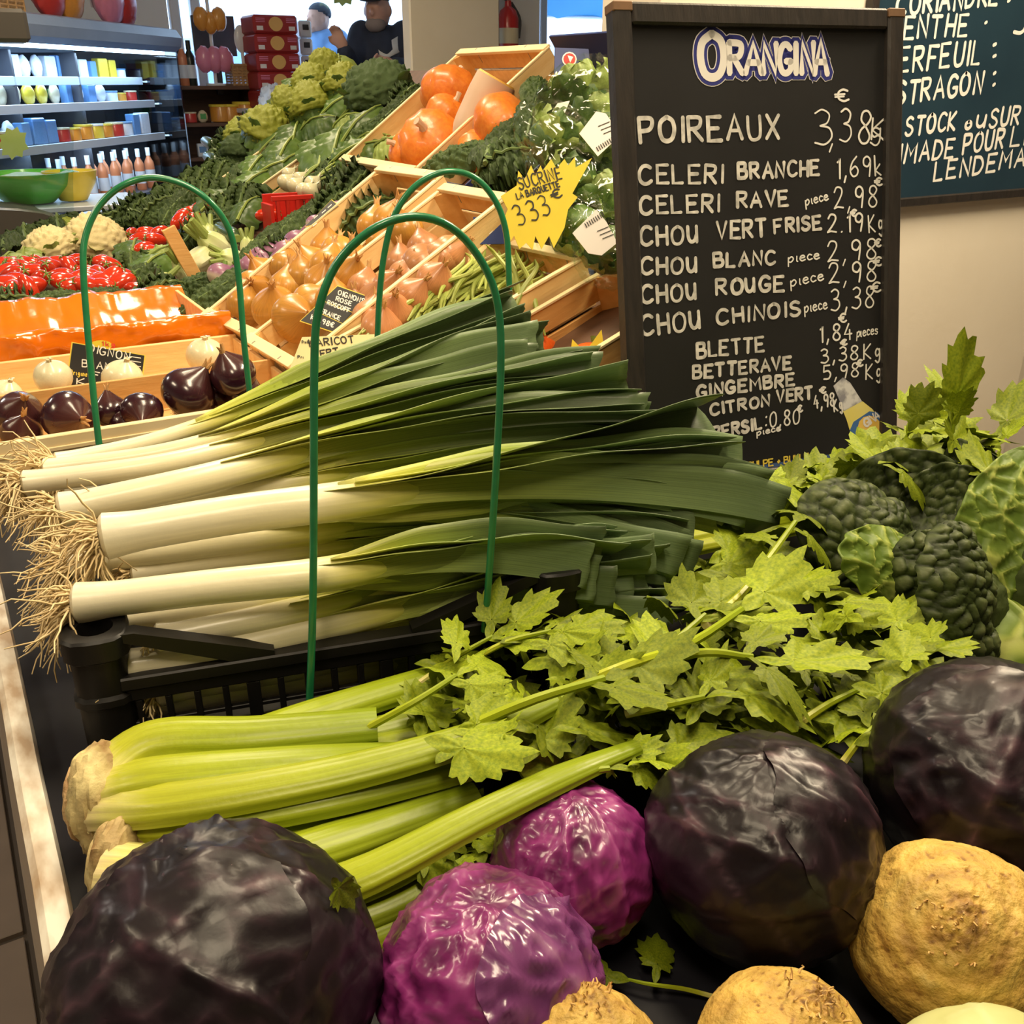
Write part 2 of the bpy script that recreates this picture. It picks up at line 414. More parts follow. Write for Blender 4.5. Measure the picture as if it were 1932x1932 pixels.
for u, v in ((.017, .017), (CL - .017, .017), (.017, CW_ - .017), (CL - .017, CW_ - .017)):
    q = MB(); c = cp(u, v, 0); sq = [(1, .2), (.93, .62), (.62, .93), (.2, 1), (-.2, 1), (-.62, .93), (-.93, .62), (-1, .2), (-1, -.2), (-.93, -.62), (-.62, -.93), (-.2, -1), (.2, -1), (.62, -.93), (.93, -.62), (1, -.2)]
    prof = [(.0215, 0), (.0215, .062), (.024, .064), (.024, .070), (.0215, .073), (.0215, .104), (.0255, .107), (.0255, .124), (.0235, .126), (.0145, .126), (.0135, .122), (.0135, .09), (.001, .088)]
    P = []
    for r, z in prof: P.append([c + CM @ V((x * r, y * r, z)) if r > .018 else c + CM @ V((math.cos(-k * .3927 + .2) * r, math.sin(k * .3927 + .2) * r, z)) if 0 else c + CM @ V((x * r / math.hypot(x, y), y * r / math.hypot(x, y), z)) for k, (x, y) in enumerate(sq)])
    q.grid(P, True); q.build('corner_post', 'black_plastic', ck)
    su = 1 if u < .3 else -1; vv = .006 if v < .2 else CW_ - .006; fr = (c * 0 + cp(0, vv, 0), CU, V((0, 0, 1)), CV)
    MB().prism([(u + su * .02, .118), (u + su * .02, .125), (u + su * .03, .125), (u + su * .135, RZ + .004), (u + su * .135, RZ - .006), (u + su * .11, RZ - .004)][::su], -.007, .007, fr).build('gusset', 'black_plastic', ck)
# ---------------------------------------------------------------- green wire hoops
def hoop(pts, r, label):
    p = spl([W(*q) for q in pts], 60); o = MB().tube(p, r, 10); c = p[0]
    h = o.build('wire_hoop', 'green_wire', label=label, cat='hoop', group='green hoops around the leeks', loc=c); return h
hoop([(583, 1350, .80), (590, 1150, .775), (592, 900, .745), (593, 690, .72), (600, 590, .71), (634, 500, .705), (700, 435, .70), (775, 409, .705), (845, 425, .715), (900, 480, .73), (936, 560, .745), (945, 680, .76), (935, 900, .79), (920, 1120, .83), (914, 1190, .85)], .0031, 'tall green wire hoop nearest the camera arching over the leeks')
hoop([(712, 640, 1.42), (716, 560, 1.40), (725, 480, 1.38), (745, 405, 1.36), (785, 350, 1.35), (840, 324, 1.35), (895, 335, 1.36), (935, 380, 1.38), (955, 440, 1.40), (960, 520, 1.42), (962, 620, 1.45)], .0046, 'green wire hoop behind the leeks in front of the yellow starburst sign')
hoop([(188, 848, 1.22), (178, 760, 1.21), (165, 620, 1.20), (157, 500, 1.19), (163, 440, 1.19), (190, 385, 1.19), (235, 348, 1.19), (290, 335, 1.20), (350, 350, 1.21), (400, 385, 1.22), (435, 440, 1.24), (450, 520, 1.26), (460, 640, 1.28), (472, 750, 1.30)], .0042, 'green wire hoop at the left in front of the red onion crate')

# ---------------------------------------------------------------- leeks
mat('leek', None, scale=60, rough=.34, ramp=[(0, (.80, .72, .50)), (.05, (.80, .75, .57)), (.38, (.80, .74, .48)), (.48, (.72, .68, .18)), (.57, (.47, .52, .055)), (.66, (.24, .34, .07)), (.74, (.10, .19, .065)), (1, (.06, .13, .065))], uvstripe=9, mixn=.82, bump=.06, bscale=120, stretch=(1, 1, 1), sss=0, var=.06, coat=.15)
mat('leek_leaf', None, scale=50, rough=.44, spec=.4, ramp=[(0, (.86, .80, .5)), (.48, (.66, .66, .13)), (.57, (.40, .48, .06)), (.67, (.30, .39, .09)), (.75, (.20, .285, .095)), (.96, (.145, .215, .095)), (1, (.18, .25, .12))], uvstripe=26, mixn=.60, bump=.1, bscale=90, var=.32, coat=.05, contrast=.2)
mat('leek_root', (.62, .44, .20), (.86, .72, .44), 40, .8)
VIEWN = (V((.25, -.30, .92))).normalized()
def leek(shaft, r, tips, label, roots=1, shaft_end=.60, fanw=.020, n_in=3, mirror=1):
    """shaft: world points root -> neck; tips: list of (world point, side sign, halfwidth, order)"""
    base = V(shaft[0]); o = thing('leek', label, 'leek', base, 'leeks in the black crate')
    pts = spl(shaft, 22); fr = frames(pts, VIEWN); L = len(pts) - 1
    q = MB(); sec = []
    P = []
    for i, (p, t, a, b) in enumerate(fr):
        s = i / L; rr = r * (.90 + .16 * math.exp(-(s / .05) ** 2) + .12 * s * s)
        rr *= 1 - .5 * max(0, (s - .80) / .2) ** 2; fl_ = 1 - .30 * s ** 3
        row = []
        for j in range(20):
            an = 6.28319 * j / 20; k = 1 + .018 * math.sin(3 * an + s * 5) + .01 * math.sin(7 * an)
            row.append(p + a * (math.sin(an) * rr * fl_ * k) + b * (math.cos(an) * rr * k * (1 + .2 * s ** 3)))
        P.append(row)
    p0, t0 = fr[0][0], fr[0][1]
    P = [[p0 - t0 * r * .30 + (x - p0) * .45 for x in P[0]], [p0 - t0 * r * .16 + (x - p0) * .85 for x in P[0]]] + P
    q.grid(P, True, (0, shaft_end))
    n = 20; q.f.append(list(range(n))[::-1]); q.l.append([(0, 0)] * n); q.m.append(0)
    o2 = q.build('shaft', 'leek', o)
    neck = fr[-1]
    more = [(V(a).lerp(V(b[0]), R_(.3, .7)) + V((R_(-.02, .02), R_(-.02, .02), -.012)), s_, w_, min(.97, t_ + .03)) for (a, s_, w_, t_), b in zip(tips, tips[1:] + tips[:1])]
    for (tip, sg, hw, st) in tips + more:                   # leaves: keel outside, folded blades
        st = max(.5, st - .10); i0 = int(L * st); p1, t1, a1, b1 = fr[i0]; tip = V(tip); d = (tip - p1).length
        c1 = p1 + t1 * d * .33; c2 = tip - (tip - c1).normalized() * d * .28 + V((0, 0, .012))
        n_ = 26; path = []
        for i in range(n_):
            s = i / (n_ - 1); path.append(p1 * (1 - s) ** 3 + c1 * 3 * s * (1 - s) ** 2 + c2 * 3 * s * s * (1 - s) + tip * s ** 3)
        rows = []; sd = R_(0, 50); cut = R_(-.5, .5); al0 = R_(1.1, 1.7); al1 = R_(1.2, 2.5); hw *= 1.12
        tw = R_(-.35, .35)
        for i, (p, t, a, b) in enumerate(frames(path, VIEWN)):
            s = i / (n_ - 1); e = min(1, s * 3.2)
            w = (r * 1.45) * (1 - e) + hw * e; w *= 1 + .05 * math.sin(s * 9 + sd); al = al0 + (al1 - al0) * s
            side = b * sg * math.cos(tw * s) + a * sg * math.sin(tw * s); nm = t.cross(side)
            if nm.dot(VIEWN) < 0: nm = -nm
            keel = p + side * r * .95 * (1 - .6 * s) ; row = []
            for j in range(-5, 6):
                x = j / 5; ax = abs(x)
                inw = w * (ax * math.cos(al / 2) + .10 * (1 - (1 - ax) ** 2) - .10 * ax); out = w * math.sin(al / 2) * x
                rp = .0022 * math.sin(s * 14 + sd + 2 * x) * ax * e
                q2 = keel - side * inw + nm * (out + rp) + t * ((x * cut * .02 + R_(-.0015, .0015)) * (1 if i == n_ - 1 else 0))
                row.append(q2)
            rows.append(row)
        mbl = MB().grid(rows, False, (st * shaft_end, 1))
        ol = mbl.build('leaf', 'leek_leaf', o)
        md = ol.modifiers.new('thickness', 'SOLIDIFY'); md.thickness = .0009; md.offset = 0
    if roots:
        q = MB(); c = base - fr[0][1] * r * .25; back = -fr[0][1]
        for k in range(int(150 * roots)):
            an = R_(0, 6.28); rr = r * math.sqrt(R_(0, 1)) * .85
            st_ = c + fr[0][2] * math.sin(an) * rr + fr[0][3] * math.cos(an) * rr
            d = (back * R_(.5, 1.3) + (fr[0][2] * math.sin(an) + fr[0][3] * math.cos(an)) * R_(.2, 1.2) + V((0, 0, R_(-.75, .1)))).normalized(); ln = R_(.015, .062) * roots
            pp = [st_]; cur = d.copy()
            for _ in range(5):
                cur = (cur + V((R_(-.5, .5), R_(-.5, .5), R_(-.65, .3)))).normalized(); pp.append(pp[-1] + cur * ln / 5)
            q.tube(pp, [.0011, .0009, .0005], 4, caps=False)
        tag(q.build('root_hairs', 'leek_root', o, sharp=0), kind='stuff')
    return o
def LK(px, r, tips, label, **k):
    leek([WZ(x, y, z) for x, y, z in px], r, [(WZ(x, y, z), s, w, st) for x, y, z, s, w, st in tips], label, **k)
G = 'leek '
LK([(108, 872, .985), (290, 832, .99), (480, 766, 1.01)], .0100, [(965, 545, 1.10, -1, .026, .80), (955, 590, 1.09, 1, .026, .85), (968, 560, 1.11, -1, .022, .9), (900, 640, 1.05, 1, .024, .95)], 'rearmost leek on the heap with dark green leaves beside the green beans')
LK([(86, 886, .985), (320, 852, .99), (565, 782, 1.01)], .0110, [(1003, 618, 1.08, -1, .030, .72), (1010, 648, 1.07, 1, .028, .80), (1008, 690, 1.05, 1, .026, .9), (990, 600, 1.09, -1, .022, .95)], 'second leek from the back of the heap, with pale broad leaf')
LK([(48, 912, .985), (330, 872, .99), (600, 800, 1.0)], .0125, [(1112, 690, 1.06, -1, .028, .74), (1125, 712, 1.05, 1, .026, .8), (1095, 670, 1.065, -1, .022, .9)], 'slim leek with rightmost cut leaves below the yellow price spikes')
LK([(118, 962, .985), (380, 905, .995), (640, 835, 1.0)], .0160, [(1185, 722, 1.05, -1, .034, .70), (1205, 745, 1.045, -1, .030, .78), (1208, 790, 1.03, 1, .030, .82), (1190, 775, 1.03, -1, .026, .9), (1200, 812, 1.01, 1, .026, .93)], 'thick leek in the upper heap with silvery leaves reaching the chalkboard')
LK([(250, 972, .965), (480, 925, .97), (690, 885, .975)], .0115, [(1160, 800, .99, -1, .028, .72), (1190, 842, .98, 1, .026, .8), (1100, 860, .97, 1, .026, .9)], 'leek half hidden between two thicker leeks in mid heap')
LK([(200, 1012, 1.0), (440, 972, 1.005), (640, 945, 1.01), (850, 912, 1.01)], .0190, [(1325, 772, 1.035, -1, .046, .74), (1345, 850, 1.0, -1, .034, .82), (1395, 885, .98, 1, .036, .86), (1422, 938, .96, 1, .036, .78), (1405, 985, .945, 1, .034, .90), (1330, 960, .95, -1, .03, .95)], 'thickest leek on top of the heap with leaves fanned over the crate end')
LK([(140, 1062, .96), (420, 1025, .965), (700, 985, .97)], .0150, [(1290, 1000, .94, -1, .032, .75), (1310, 1035, .93, 1, .032, .8), (1275, 1080, .915, 1, .036, .86), (1180, 985, .95, -1, .03, .92)], 'leek directly under the thickest leek on the heap')
LK([(255, 1088, .945), (480, 1052, .95), (700, 1020, .95)], .0120, [(1120, 1015, .94, -1, .028, .75), (1150, 1040, .93, 1, .028, .82)], 'leek whose rooted end shows beneath the middle of the heap', roots=.7)
LK([(148, 1138, .968), (400, 1108, .972), (600, 1085, .975), (760, 1055, .975)], .0160, [(1090, 1005, .965, -1, .034, .80), (1130, 1050, .955, 1, .034, .84), (1040, 1075, .95, 1, .03, .92), (1170, 1020, .95, -1, .03, .9)], 'front leek with long curly roots over the crate corner')
LK([(212, 1182, .935), (420, 1150, .94), (640, 1105, .945)], .0125, [(1000, 1070, .93, -1, .026, .8), (1040, 1090, .92, 1, .026, .85)], 'short-rooted leek under the front leek', roots=.5)
LK([(300, 1205, .932), (480, 1170, .935), (690, 1120, .94)], .0125, [(1010, 1080, .93, -1, .026, .8), (1080, 1095, .92, 1, .026, .85)], 'leek lying just behind the lowest front leek', roots=.3)
LK([(222, 1262, .913), (420, 1228, .915), (640, 1174, .92), (810, 1126, .925)], .0155, [(1195, 1052, .94, -1, .034, .72), (1235, 1072, .93, 1, .036, .78), (1120, 1125, .925, 1, .034, .84), (1245, 1045, .93, -1, .03, .9)], 'lowest front leek resting against the crate rim', roots=.4)
for k, (x, y, x2, y2, z) in enumerate(((255, 1330, 800, 1235, .866), (215, 1120, 780, 1040, .90), (170, 1010, 760, 900, .93), (120, 930, 700, 810, .94), (300, 1300, 820, 1200, .885))):
    LK([(x, y, z), ((x + x2) / 2, (y + y2) / 2 + 4, z), (x2, y2, z)], .0145, [(x2 + 420, y2 - 60, z, -1, .03, .7), (x2 + 440, y2 - 20, z, 1, .03, .8), (x2 + 380, y2 - 40, z, 1, .028, .9)],
       ['leek at the bottom of the crate seen through the front slats', 'buried leek beneath the middle of the heap', 'buried leek below the thick upper leek', 'buried leek below the slim upper leeks', 'leek inside the crate just behind the front slats'][k], roots=.6)
# ---------------------------------------------------------------- leaf helper
def leafgrid(base, tip, nrm, wid, prof, arch=0, cup=0, disp=None, nu=40, nv=24, edge=0, seed=0, rib=0):
    base, tip, nrm = V(base), V(tip), V(nrm); d = tip - base; L = d.length; d.normalize(); nrm = (nrm - d * nrm.dot(d)).normalized(); sd = nrm.cross(d)
    P = []; SS = []
    for i in range(nu + 1):
        u = i / nu; w = wid * prof(u); row = []; sr = []
        for j in range(nv + 1):
            v = j / nv * 2 - 1; h = arch * 4 * u * (1 - u) + cup * v * v * prof(u); sv = .5
            if disp:
                h2, sv = disp(V((u * L, v * w, seed)), u, v); h += h2
            if edge: h += edge * abs(v) ** 3 * math.sin(u * 26 + seed + 3 * v)
            if rib: h += rib * math.exp(-(v / .09) ** 2) * (1 - .6 * u)
            row.append(base + d * (L * u) + sd * (w * v) + nrm * h); sr.append(sv)
        P.append(row); SS.append(sr)
    return MB().grid(P, False, (0, 1), 0, SS)
# ---------------------------------------------------------------- celery
mat('celery', None, scale=40, spec=.32, rough=.38, ramp=[(0, (.74, .62, .30)), (.07, (.70, .66, .20)), (.2, (.47, .50, .028)), (.5, (.36, .44, .014)), (.8, (.28, .36, .012)), (1, (.25, .34, .012))], uvstripe=14, mixn=.72, coat=.05, bump=.08, bscale=150, var=.12)
mat('celery_leaf', (.105, .165, .005), (.275, .325, .012), 26, .55, .1, 70, var=.34, spec=.25)
mat('celery_cut', (.26, .15, .05), (.66, .56, .26), 34, .7, .7, 80, contrast=.18)
mat('celery_brown', (.28, .14, .05), (.66, .46, .22), 70, .7, .8, 110)
CS = []
for k in range(19):                                  # ribbed crescent section
    a = math.pi * (k / 18) * 1.12 - .19; rr = 1 + .05 * math.cos(k * 2.1); CS.append((math.cos(a) * rr, math.sin(a) * rr * .62))
for k in range(7): CS.append((-.72 + 1.44 * k / 6, .06 - .10 * (1 - (k / 3 - 1) ** 2) + .16))
def leafmesh(sd):                                    # jagged three-lobed celery leaflet, stem at origin, tip along +Y
    rnd = random.Random(sd); P = []; n = 54
    lob = [(90, .68), (90 - 36, .55), (90 + 36, .55), (90 - 72, .36), (90 + 72, .36)]
    lob = [(a + rnd.uniform(-7, 7), l * rnd.uniform(.82, 1.18)) for a, l in lob]
    bend, cupv = rnd.uniform(-.7, 1.2), rnd.uniform(-.9, .7)
    def zz(x, y): return -bend * y * y * .5 + cupv * x * x + .05 * nz((x * 3, y * 3, sd)) + .035 * math.sin(9 * math.atan2(y - .38, x)) * math.hypot(x, y - .38)
    for ring in (.03, .3, .58, .82, 1):
        row = []
        for k in range(n):
            th = 360 * k / n - 90; r = .13
            for a, l in lob:
                dd = (th - a + 180) % 360 - 180
                if abs(dd) < 44: r = max(r, l * max(0, math.cos(math.radians(dd * 2.02))) ** .62)
            if ring == 1: r *= 1 + .12 * (1 if k % 3 == 0 else (.2 if k % 3 == 1 else -.75)) * (r > .2)
            wd = abs((th + 90 + 180) % 360 - 180)
            if wd < 50: r = max(r, .38 * (1 - wd / 62))
            rr = r * (ring if ring < 1 else 1); x, y = rr * math.cos(math.radians(th)), .38 + rr * math.sin(math.radians(th))
            row.append(V((x, y, zz(x, y))))
        P.append(row)
    return MB().grid(P, True, (0, 1))
LEAFM = []
for k in range(6):
    o = leafmesh(k + 3).build('leaf', 'celery_leaf', sharp=0); LEAFM.append(o.data); bpy.data.objects.remove(o)
def put_leaf(parent, loc, dirv, nrm, size, k=None):
    d = V(dirv).normalized(); n = V(nrm); n = (n - d * n.dot(d)).normalized(); x = d.cross(n)
    o = bpy.data.objects.new('leaf', LEAFM[random.randrange(6) if k is None else k]); COL.objects.link(o); o.parent = parent
    M = basis(x, d, n); o.matrix_basis = Matrix.Translation(V(loc) - parent.location) @ M.to_4x4() @ Matrix.Diagonal((size * R_(.62, 1.0), size, size, 1)); return o
def stalk(parent, px, w, U=(0, 1), sect=CS, k=26, mt='celery', up=(.1, -.3, 1), name='stalk'):
    pts = [WZ(*q) for q in px]
    return MB().tube(pts, [a for a in w] if isinstance(w, (list, tuple)) else w, sect=sect, up=up, U=U, k=k).build(name, mt, parent, sharp=75)
def celery(label, base, group='celery bunches on the black deck'): return thing('celery_bunch', label, 'celery', base, group)
cA = celery('large celery bunch with brown root end lying beside the leek crate', WZ(140, 1520, TZ))
cB = celery('celery bunch with pale cut root half hidden by the front red cabbage', WZ(185, 1650, TZ))
cC = celery('celery bunch with yellow stalks lying below the price board', WZ(1440, 980, TZ))
cD = celery('bushy celery tops rising against the cream wall', WZ(1700, 900, TZ))
for px, w in (([(188, 1472, .905), (290, 1402, .915), (480, 1392, .915), (712, 1370, .915)], [.017, .0175, .0165, .0145]),
              ([(202, 1501, .90), (380, 1430, .90), (600, 1350, .90), (880, 1262, .90)], [.018, .016, .015, .012]),
              ([(192, 1495, .900), (300, 1470, .912), (560, 1448, .912), (795, 1432, .905)], [.019, .018, .017, .0145]),
              ([(197, 1520, .895), (340, 1515, .910), (640, 1462, .918), (900, 1390, .928), (1060, 1318, .935)], [.020, .018, .0165, .014, .010]),
              ([(202, 1539, .885), (360, 1545, .897), (640, 1500, .905), (960, 1425, .905)], [.020, .018, .017, .013]),
              ([(207, 1554, .875), (380, 1590, .882), (620, 1560, .885), (840, 1500, .882)], [.019, .017, .015, .012]),
              ([(212, 1489, .885), (420, 1455, .890), (700, 1420, .885), (1000, 1360, .885), (1300, 1330, .88)], [.018, .016, .015, .012, .009]),
              ([(207, 1464, .880), (400, 1410, .885), (640, 1395, .885), (900, 1330, .89)], [.017, .015, .014, .010])):
    stalk(cA, px, w)
for px, w in (([(200, 1640, .890), (420, 1650, .893), (640, 1590, .893), (900, 1500, .895)], [.019, .017, .016, .011]),
              ([(215, 1660, .885), (480, 1700, .890), (660, 1665, .905), (900, 1545, .925), (1060, 1468, .935), (1200, 1410, .93)], [.017, .016, .015, .0125, .011, .007]),
              ([(205, 1650, .87), (450, 1720, .875), (700, 1660, .872), (930, 1540, .875)], [.017, .015, .014, .010]),
              ([(215, 1670, .86), (500, 1760, .86), (720, 1720, .858), (920, 1600, .86)], [.016, .014, .012, .009]),
              ([(220, 1680, .855), (520, 1800, .852), (730, 1760, .852), (900, 1650, .852)], [.015, .013, .011, .007])):
    stalk(cB, px, w)
# root ends
def rootend(parent, c, ax, r, m1, m2):
    ax = V(ax).normalized(); fr = frames([V(c), V(c) + ax], (0, 0, 1))[0]; M = basis(fr[3], fr[2], ax); seed = c[0] * 50
    MB().blob(c, (r * 1.0, r * 1.15, r * .55), lambda d: 1 + .12 * nz(d * 2.2, 1, seed) + .10 * ridge(nz(d * 6, 1, seed)) ** 3, 44, 30, M).build('root_base', m1, parent)
    q = MB(); q.blob(V(c) - ax * r * .42, (r * .80, r * .86, r * .22), lambda d: 1 + .12 * nz(d * 3, 1, seed + 4) + .06 * nz(d * 11, 1, seed), 28, 12, M); q.build('cut_face', m2, parent)
rootend(cA, WZ(198, 1508, .886), WZ(560, 1470, .9) - WZ(198, 1508, .886), .035, 'celery_cut', 'celery_brown')
rootend(cB, WZ(235, 1635, .872), WZ(500, 1640, .88) - WZ(235, 1635, .872), .030, 'celery_cut', 'celery_cut')
# leaf stems and their leaves
def sprig(parent, px, r, sizes, side=.7):
    pts = spl([WZ(*q) for q in px], 14); stem = MB().tube(pts, [r, r * .8, r * .6], 7).build('leaf_stem', 'celery', parent)
    d = (pts[-1] - pts[-3]).normalized(); up = V((R_(-.3, .3), R_(-.5, 0), 1))
    put_leaf(parent, pts[-1], d, up, sizes[0]).parent = stem
    for k, s in enumerate(sizes[1:]):
        i = 12 - 3 * (k // 2); sg = 1 if k % 2 else -1; lat = d.cross(V((0, 0, 1))) * sg
        put_leaf(parent, pts[max(i, 1)], d * .6 + lat * side + V((0, 0, R_(-.3, .3))), up + lat * R_(-.4, .4), s).parent = stem
for pr, px, r, sz in (
    (cA, [(700, 1480, .89), (860, 1385, .925), (1000, 1322, .95), (1140, 1280, .955)], .0052, [.075, .06, .055]),
    (cA, [(980, 1345, .90), (1160, 1265, .955), (1300, 1215, .96), (1400, 1150, .965)], .005, [.08, .07, .06, .05]),
    (cA, [(1110, 1300, .90), (1300, 1235, .96), (1420, 1240, .958)], .0045, [.085, .06, .05]),
    (cA, [(1180, 1345, .93), (1260, 1330, .94), (1330, 1315, .945)], .004, [.085, .05]),
    (cA, [(1500, 1370, .92), (1560, 1330, .93), (1620, 1300, .935)], .0035, [.075, .06, .05]),
    (cA, [(1590, 1440, .91), (1620, 1400, .925), (1650, 1370, .93)], .003, [.075, .05]),
    (cA, [(600, 1425, .885), (700, 1370, .92), (790, 1320, .94), (860, 1275, .945)], .0036, [.06, .05, .045]),
    (cA, [(1330, 1180, .95), (1400, 1120, .955), (1460, 1040, .965), (1500, 985, .97)], .0042, [.07, .06, .055, .05]),
    (cA, [(1180, 1290, .94), (1250, 1230, .95), (1330, 1160, .955)], .004, [.07, .05, .05]),
    (cA, [(790, 1290, .905), (860, 1240, .915), (930, 1200, .925)], .003, [.06, .05, .045]),
    (cA, [(880, 1250, .92), (960, 1210, .93), (1040, 1190, .935)], .003, [.065, .05, .05]),
    (cB, [(1060, 1468, .93), (1110, 1455, .935), (1150, 1450, .935)], .0035, [.05, .03]),
    (cB, [(1060, 1465, .93), (1130, 1425, .932), (1230, 1412, .925)], .003, [.055, .045]),
    (cB, [(800, 1600, .87), (860, 1570, .88), (905, 1590, .88)], .003, [.05, .045, .04]),
    (cB, [(760, 1640, .865), (840, 1600, .872), (890, 1640, .87)], .003, [.045, .04])): sprig(pr, px, r, sz)
def inpoly(x, y, P):
    c = False
    for (x1, y1), (x2, y2) in zip(P, P[1:] + P[:1]):
        if (y1 > y) != (y2 > y) and x < (x2 - x1) * (y - y1) / (y2 - y1) + x1: c = not c
    return c
PA = [(760, 1270), (900, 1185), (1080, 1140), (1260, 1100), (1330, 1040), (1420, 1010), (1500, 1100), (1640, 1100), (1740, 1180), (1790, 1240), (1760, 1330), (1660, 1400), (1560, 1380), (1330, 1380), (1240, 1450), (1120, 1400), (950, 1450), (800, 1400)]
def scatter(parent, poly, n, z0, z1, smin, smax, dr=(1, .35), zmap=None):
    xs = [a for a, _ in poly]; ys = [b for _, b in poly]; k = 0
    while k < n:
        x, y = R_(min(xs), max(xs)), R_(min(ys), max(ys))
        if not inpoly(x, y, poly): continue
        z = R_(z0, z1) + (zmap(x, y) if zmap else 0); p = WZ(x, y, z); a = math.atan2(*dr[::-1]) + R_(-1.2, 1.2)
        d = CU * math.cos(a) + CV * math.sin(a) + V((0, 0, R_(-.45, .35))); nn = V((R_(-.7, .7), R_(-.9, .4), 1))
        s = R_(smin, smax); put_leaf(parent, p - d.normalized() * s * .4, d, nn, s); k += 1
scatter(cA, PA, 95, .865, .905, .05, .075)
scatter(cA, PA, 120, .905, .945, .045, .075)
scatter(cB, [(760, 1560), (900, 1500), (930, 1600), (900, 1700), (800, 1650)], 22, .85, .89, .03, .05)
# celery behind the leeks: stalks and tops against the wall
for k, (y, z) in enumerate(((918, .895), (940, .89), (962, .885), (985, .88), (1005, .872))):
    stalk(cC, [(1290, y + 30, z - .01), (1400, y + 8, z), (1500, y - 10, z), (1600, y - 26, z - .005)], [.014, .013, .0125, .010], U=(.25, .8))
PC = [(1530, 885), (1600, 865), (1690, 850), (1720, 790), (1760, 780), (1830, 800), (1890, 850), (1880, 900), (1700, 900), (1600, 900), (1500, 920), (1440, 930)]
scatter(cD, PC, 85, .90, .985, .05, .085, (1, .5))
scatter(cC, [(1440, 905), (1560, 870), (1620, 880), (1560, 930), (1480, 950)], 24, .895, .925, .045, .07)
sprig(cD, [(1650, 900, .93), (1690, 860, .96), (1715, 815, .99)], .003, [.06, .05, .04])
sprig(cD, [(1760, 900, .94), (1790, 850, .97), (1800, 800, 1.0)], .003, [.085, .06, .05])
sprig(cD, [(1820, 900, .93), (1855, 870, .95), (1880, 830, .97)], .003, [.075, .05, .04])
# loose sprig
p = WZ(1350, 1880, TZ + .004); so = thing('parsley_sprig', 'small loose green sprig lying on the bare black deck', 'sprig', p)
MB().tube([WZ(1352, 1882, TZ + .005), WZ(1290, 1866, TZ + .008), WZ(1225, 1857, TZ + .01), WZ(1185, 1848, TZ + .01)], [.0016, .0014, .001], 6, k=12).build('stem', 'celery', so)
put_leaf(so, WZ(1190, 1850, TZ + .01), WZ(1140, 1838, TZ + .015) - WZ(1190, 1850, TZ + .01), (0, 0, 1), .042, 1)
put_leaf(so, WZ(1235, 1857, TZ + .01), WZ(1242, 1815, TZ + .015) - WZ(1235, 1857, TZ + .01), (0, -.3, 1), .034, 2)
p = WZ(628, 1665, .985); put = thing('leaf_scrap', 'torn bright green leaf bit stuck on the front cabbage', 'leaf', p)
# ---------------------------------------------------------------- red cabbages
mat('cabbage_dark', None, scale=14, rough=.36, spec=.38, ramp=[(0, (.004, .002, .004)), (.4, (.009, .0045, .008)), (.6, (.02, .010, .016)), (.8, (.045, .022, .033)), (1, (.10, .048, .065))], mixn=.5, coat=.05, bump=.25, bscale=30, contrast=.2)
mat('cabbage_purple', None, scale=14, rough=.32, ramp=[(0, (.07, .006, .05)), (.4, (.24, .022, .16)), (.7, (.36, .05, .25)), (1, (.46, .13, .34))], mixn=.6, coat=.4, bump=.15, bscale=30)
mat('cabbage_leaf', None, scale=14, rough=.24, ramp=[(0, (.07, .015, .07)), (.4, (.17, .04, .16)), (.7, (.25, .07, .23)), (1, (.34, .15, .30))], mixn=.6, coat=.4, bump=.2, bscale=40)
def cabfn(seed, wr, rib, steps=4, hd=None):
    rnd = random.Random(seed); pl = []
    for k in range(steps):
        n = V((rnd.uniform(-1, 1), rnd.uniform(-1, 1), rnd.uniform(-.3, 1))).normalized(); pl.append((n, rnd.uniform(.05, .6), rnd.uniform(0, 20)))
    ribs = []
    for k in range(3):
        m = V((rnd.uniform(-1, 1), rnd.uniform(-1, .2), rnd.uniform(-.4, .6))).normalized(); h = V((rnd.uniform(-.4, .4), -1, rnd.uniform(.2, 1))).normalized(); h = (h - m * h.dot(m)).normalized(); ribs.append((m, h))
    if hd: ribs[0] = hd
    fine = .35 if wr < .04 else .12
    def fn(d):
        r = 1 + .035 * nz(d, 1.6, seed); s = .35 + .3 * nz(d, 2.5, seed)
        for n, c, q in pl:
            e = d.dot(n) - c + .07 * nz(d, 4, q); st = max(0, min(1, e / .035)); r += .024 * st; s += .30 * math.exp(-((e - .03) / .03) ** 2)
        for m, h in ribs:
            x = d.dot(m) + .04 * nz(d, 3, seed); t = math.atan2(d.dot(h), d.dot(m.cross(h)))
            if d.dot(h) > -.1:
                g = math.exp(-(x / .035) ** 2) * min(1, d.dot(h) + .1); r += rib * g; s += .35 * g
                ph = (t * 2.6 + abs(x) * 1.9) % 1; v = math.exp(-((ph - .5) / .09) ** 2) * math.exp(-abs(x) * 1.8) * max(0, d.dot(h)); r += rib * .6 * v; s += .3 * v
        q = ridge(nz(d, 3.2, seed + 3)) ** 3 - .6; r += wr * q; r += wr * .6 * (ridge(nz(V((d.x * 5 + d.z * 3, d.y * 5 - d.z * 2, d.x * 1.5)), 1.4, seed + 5)) ** 4 - .5); r += wr * fine * (ridge(nz(d, 8, seed + 9)) ** 2 - .7); s += wr * 6 * q
        return r, max(0, min(1, s))
    return fn
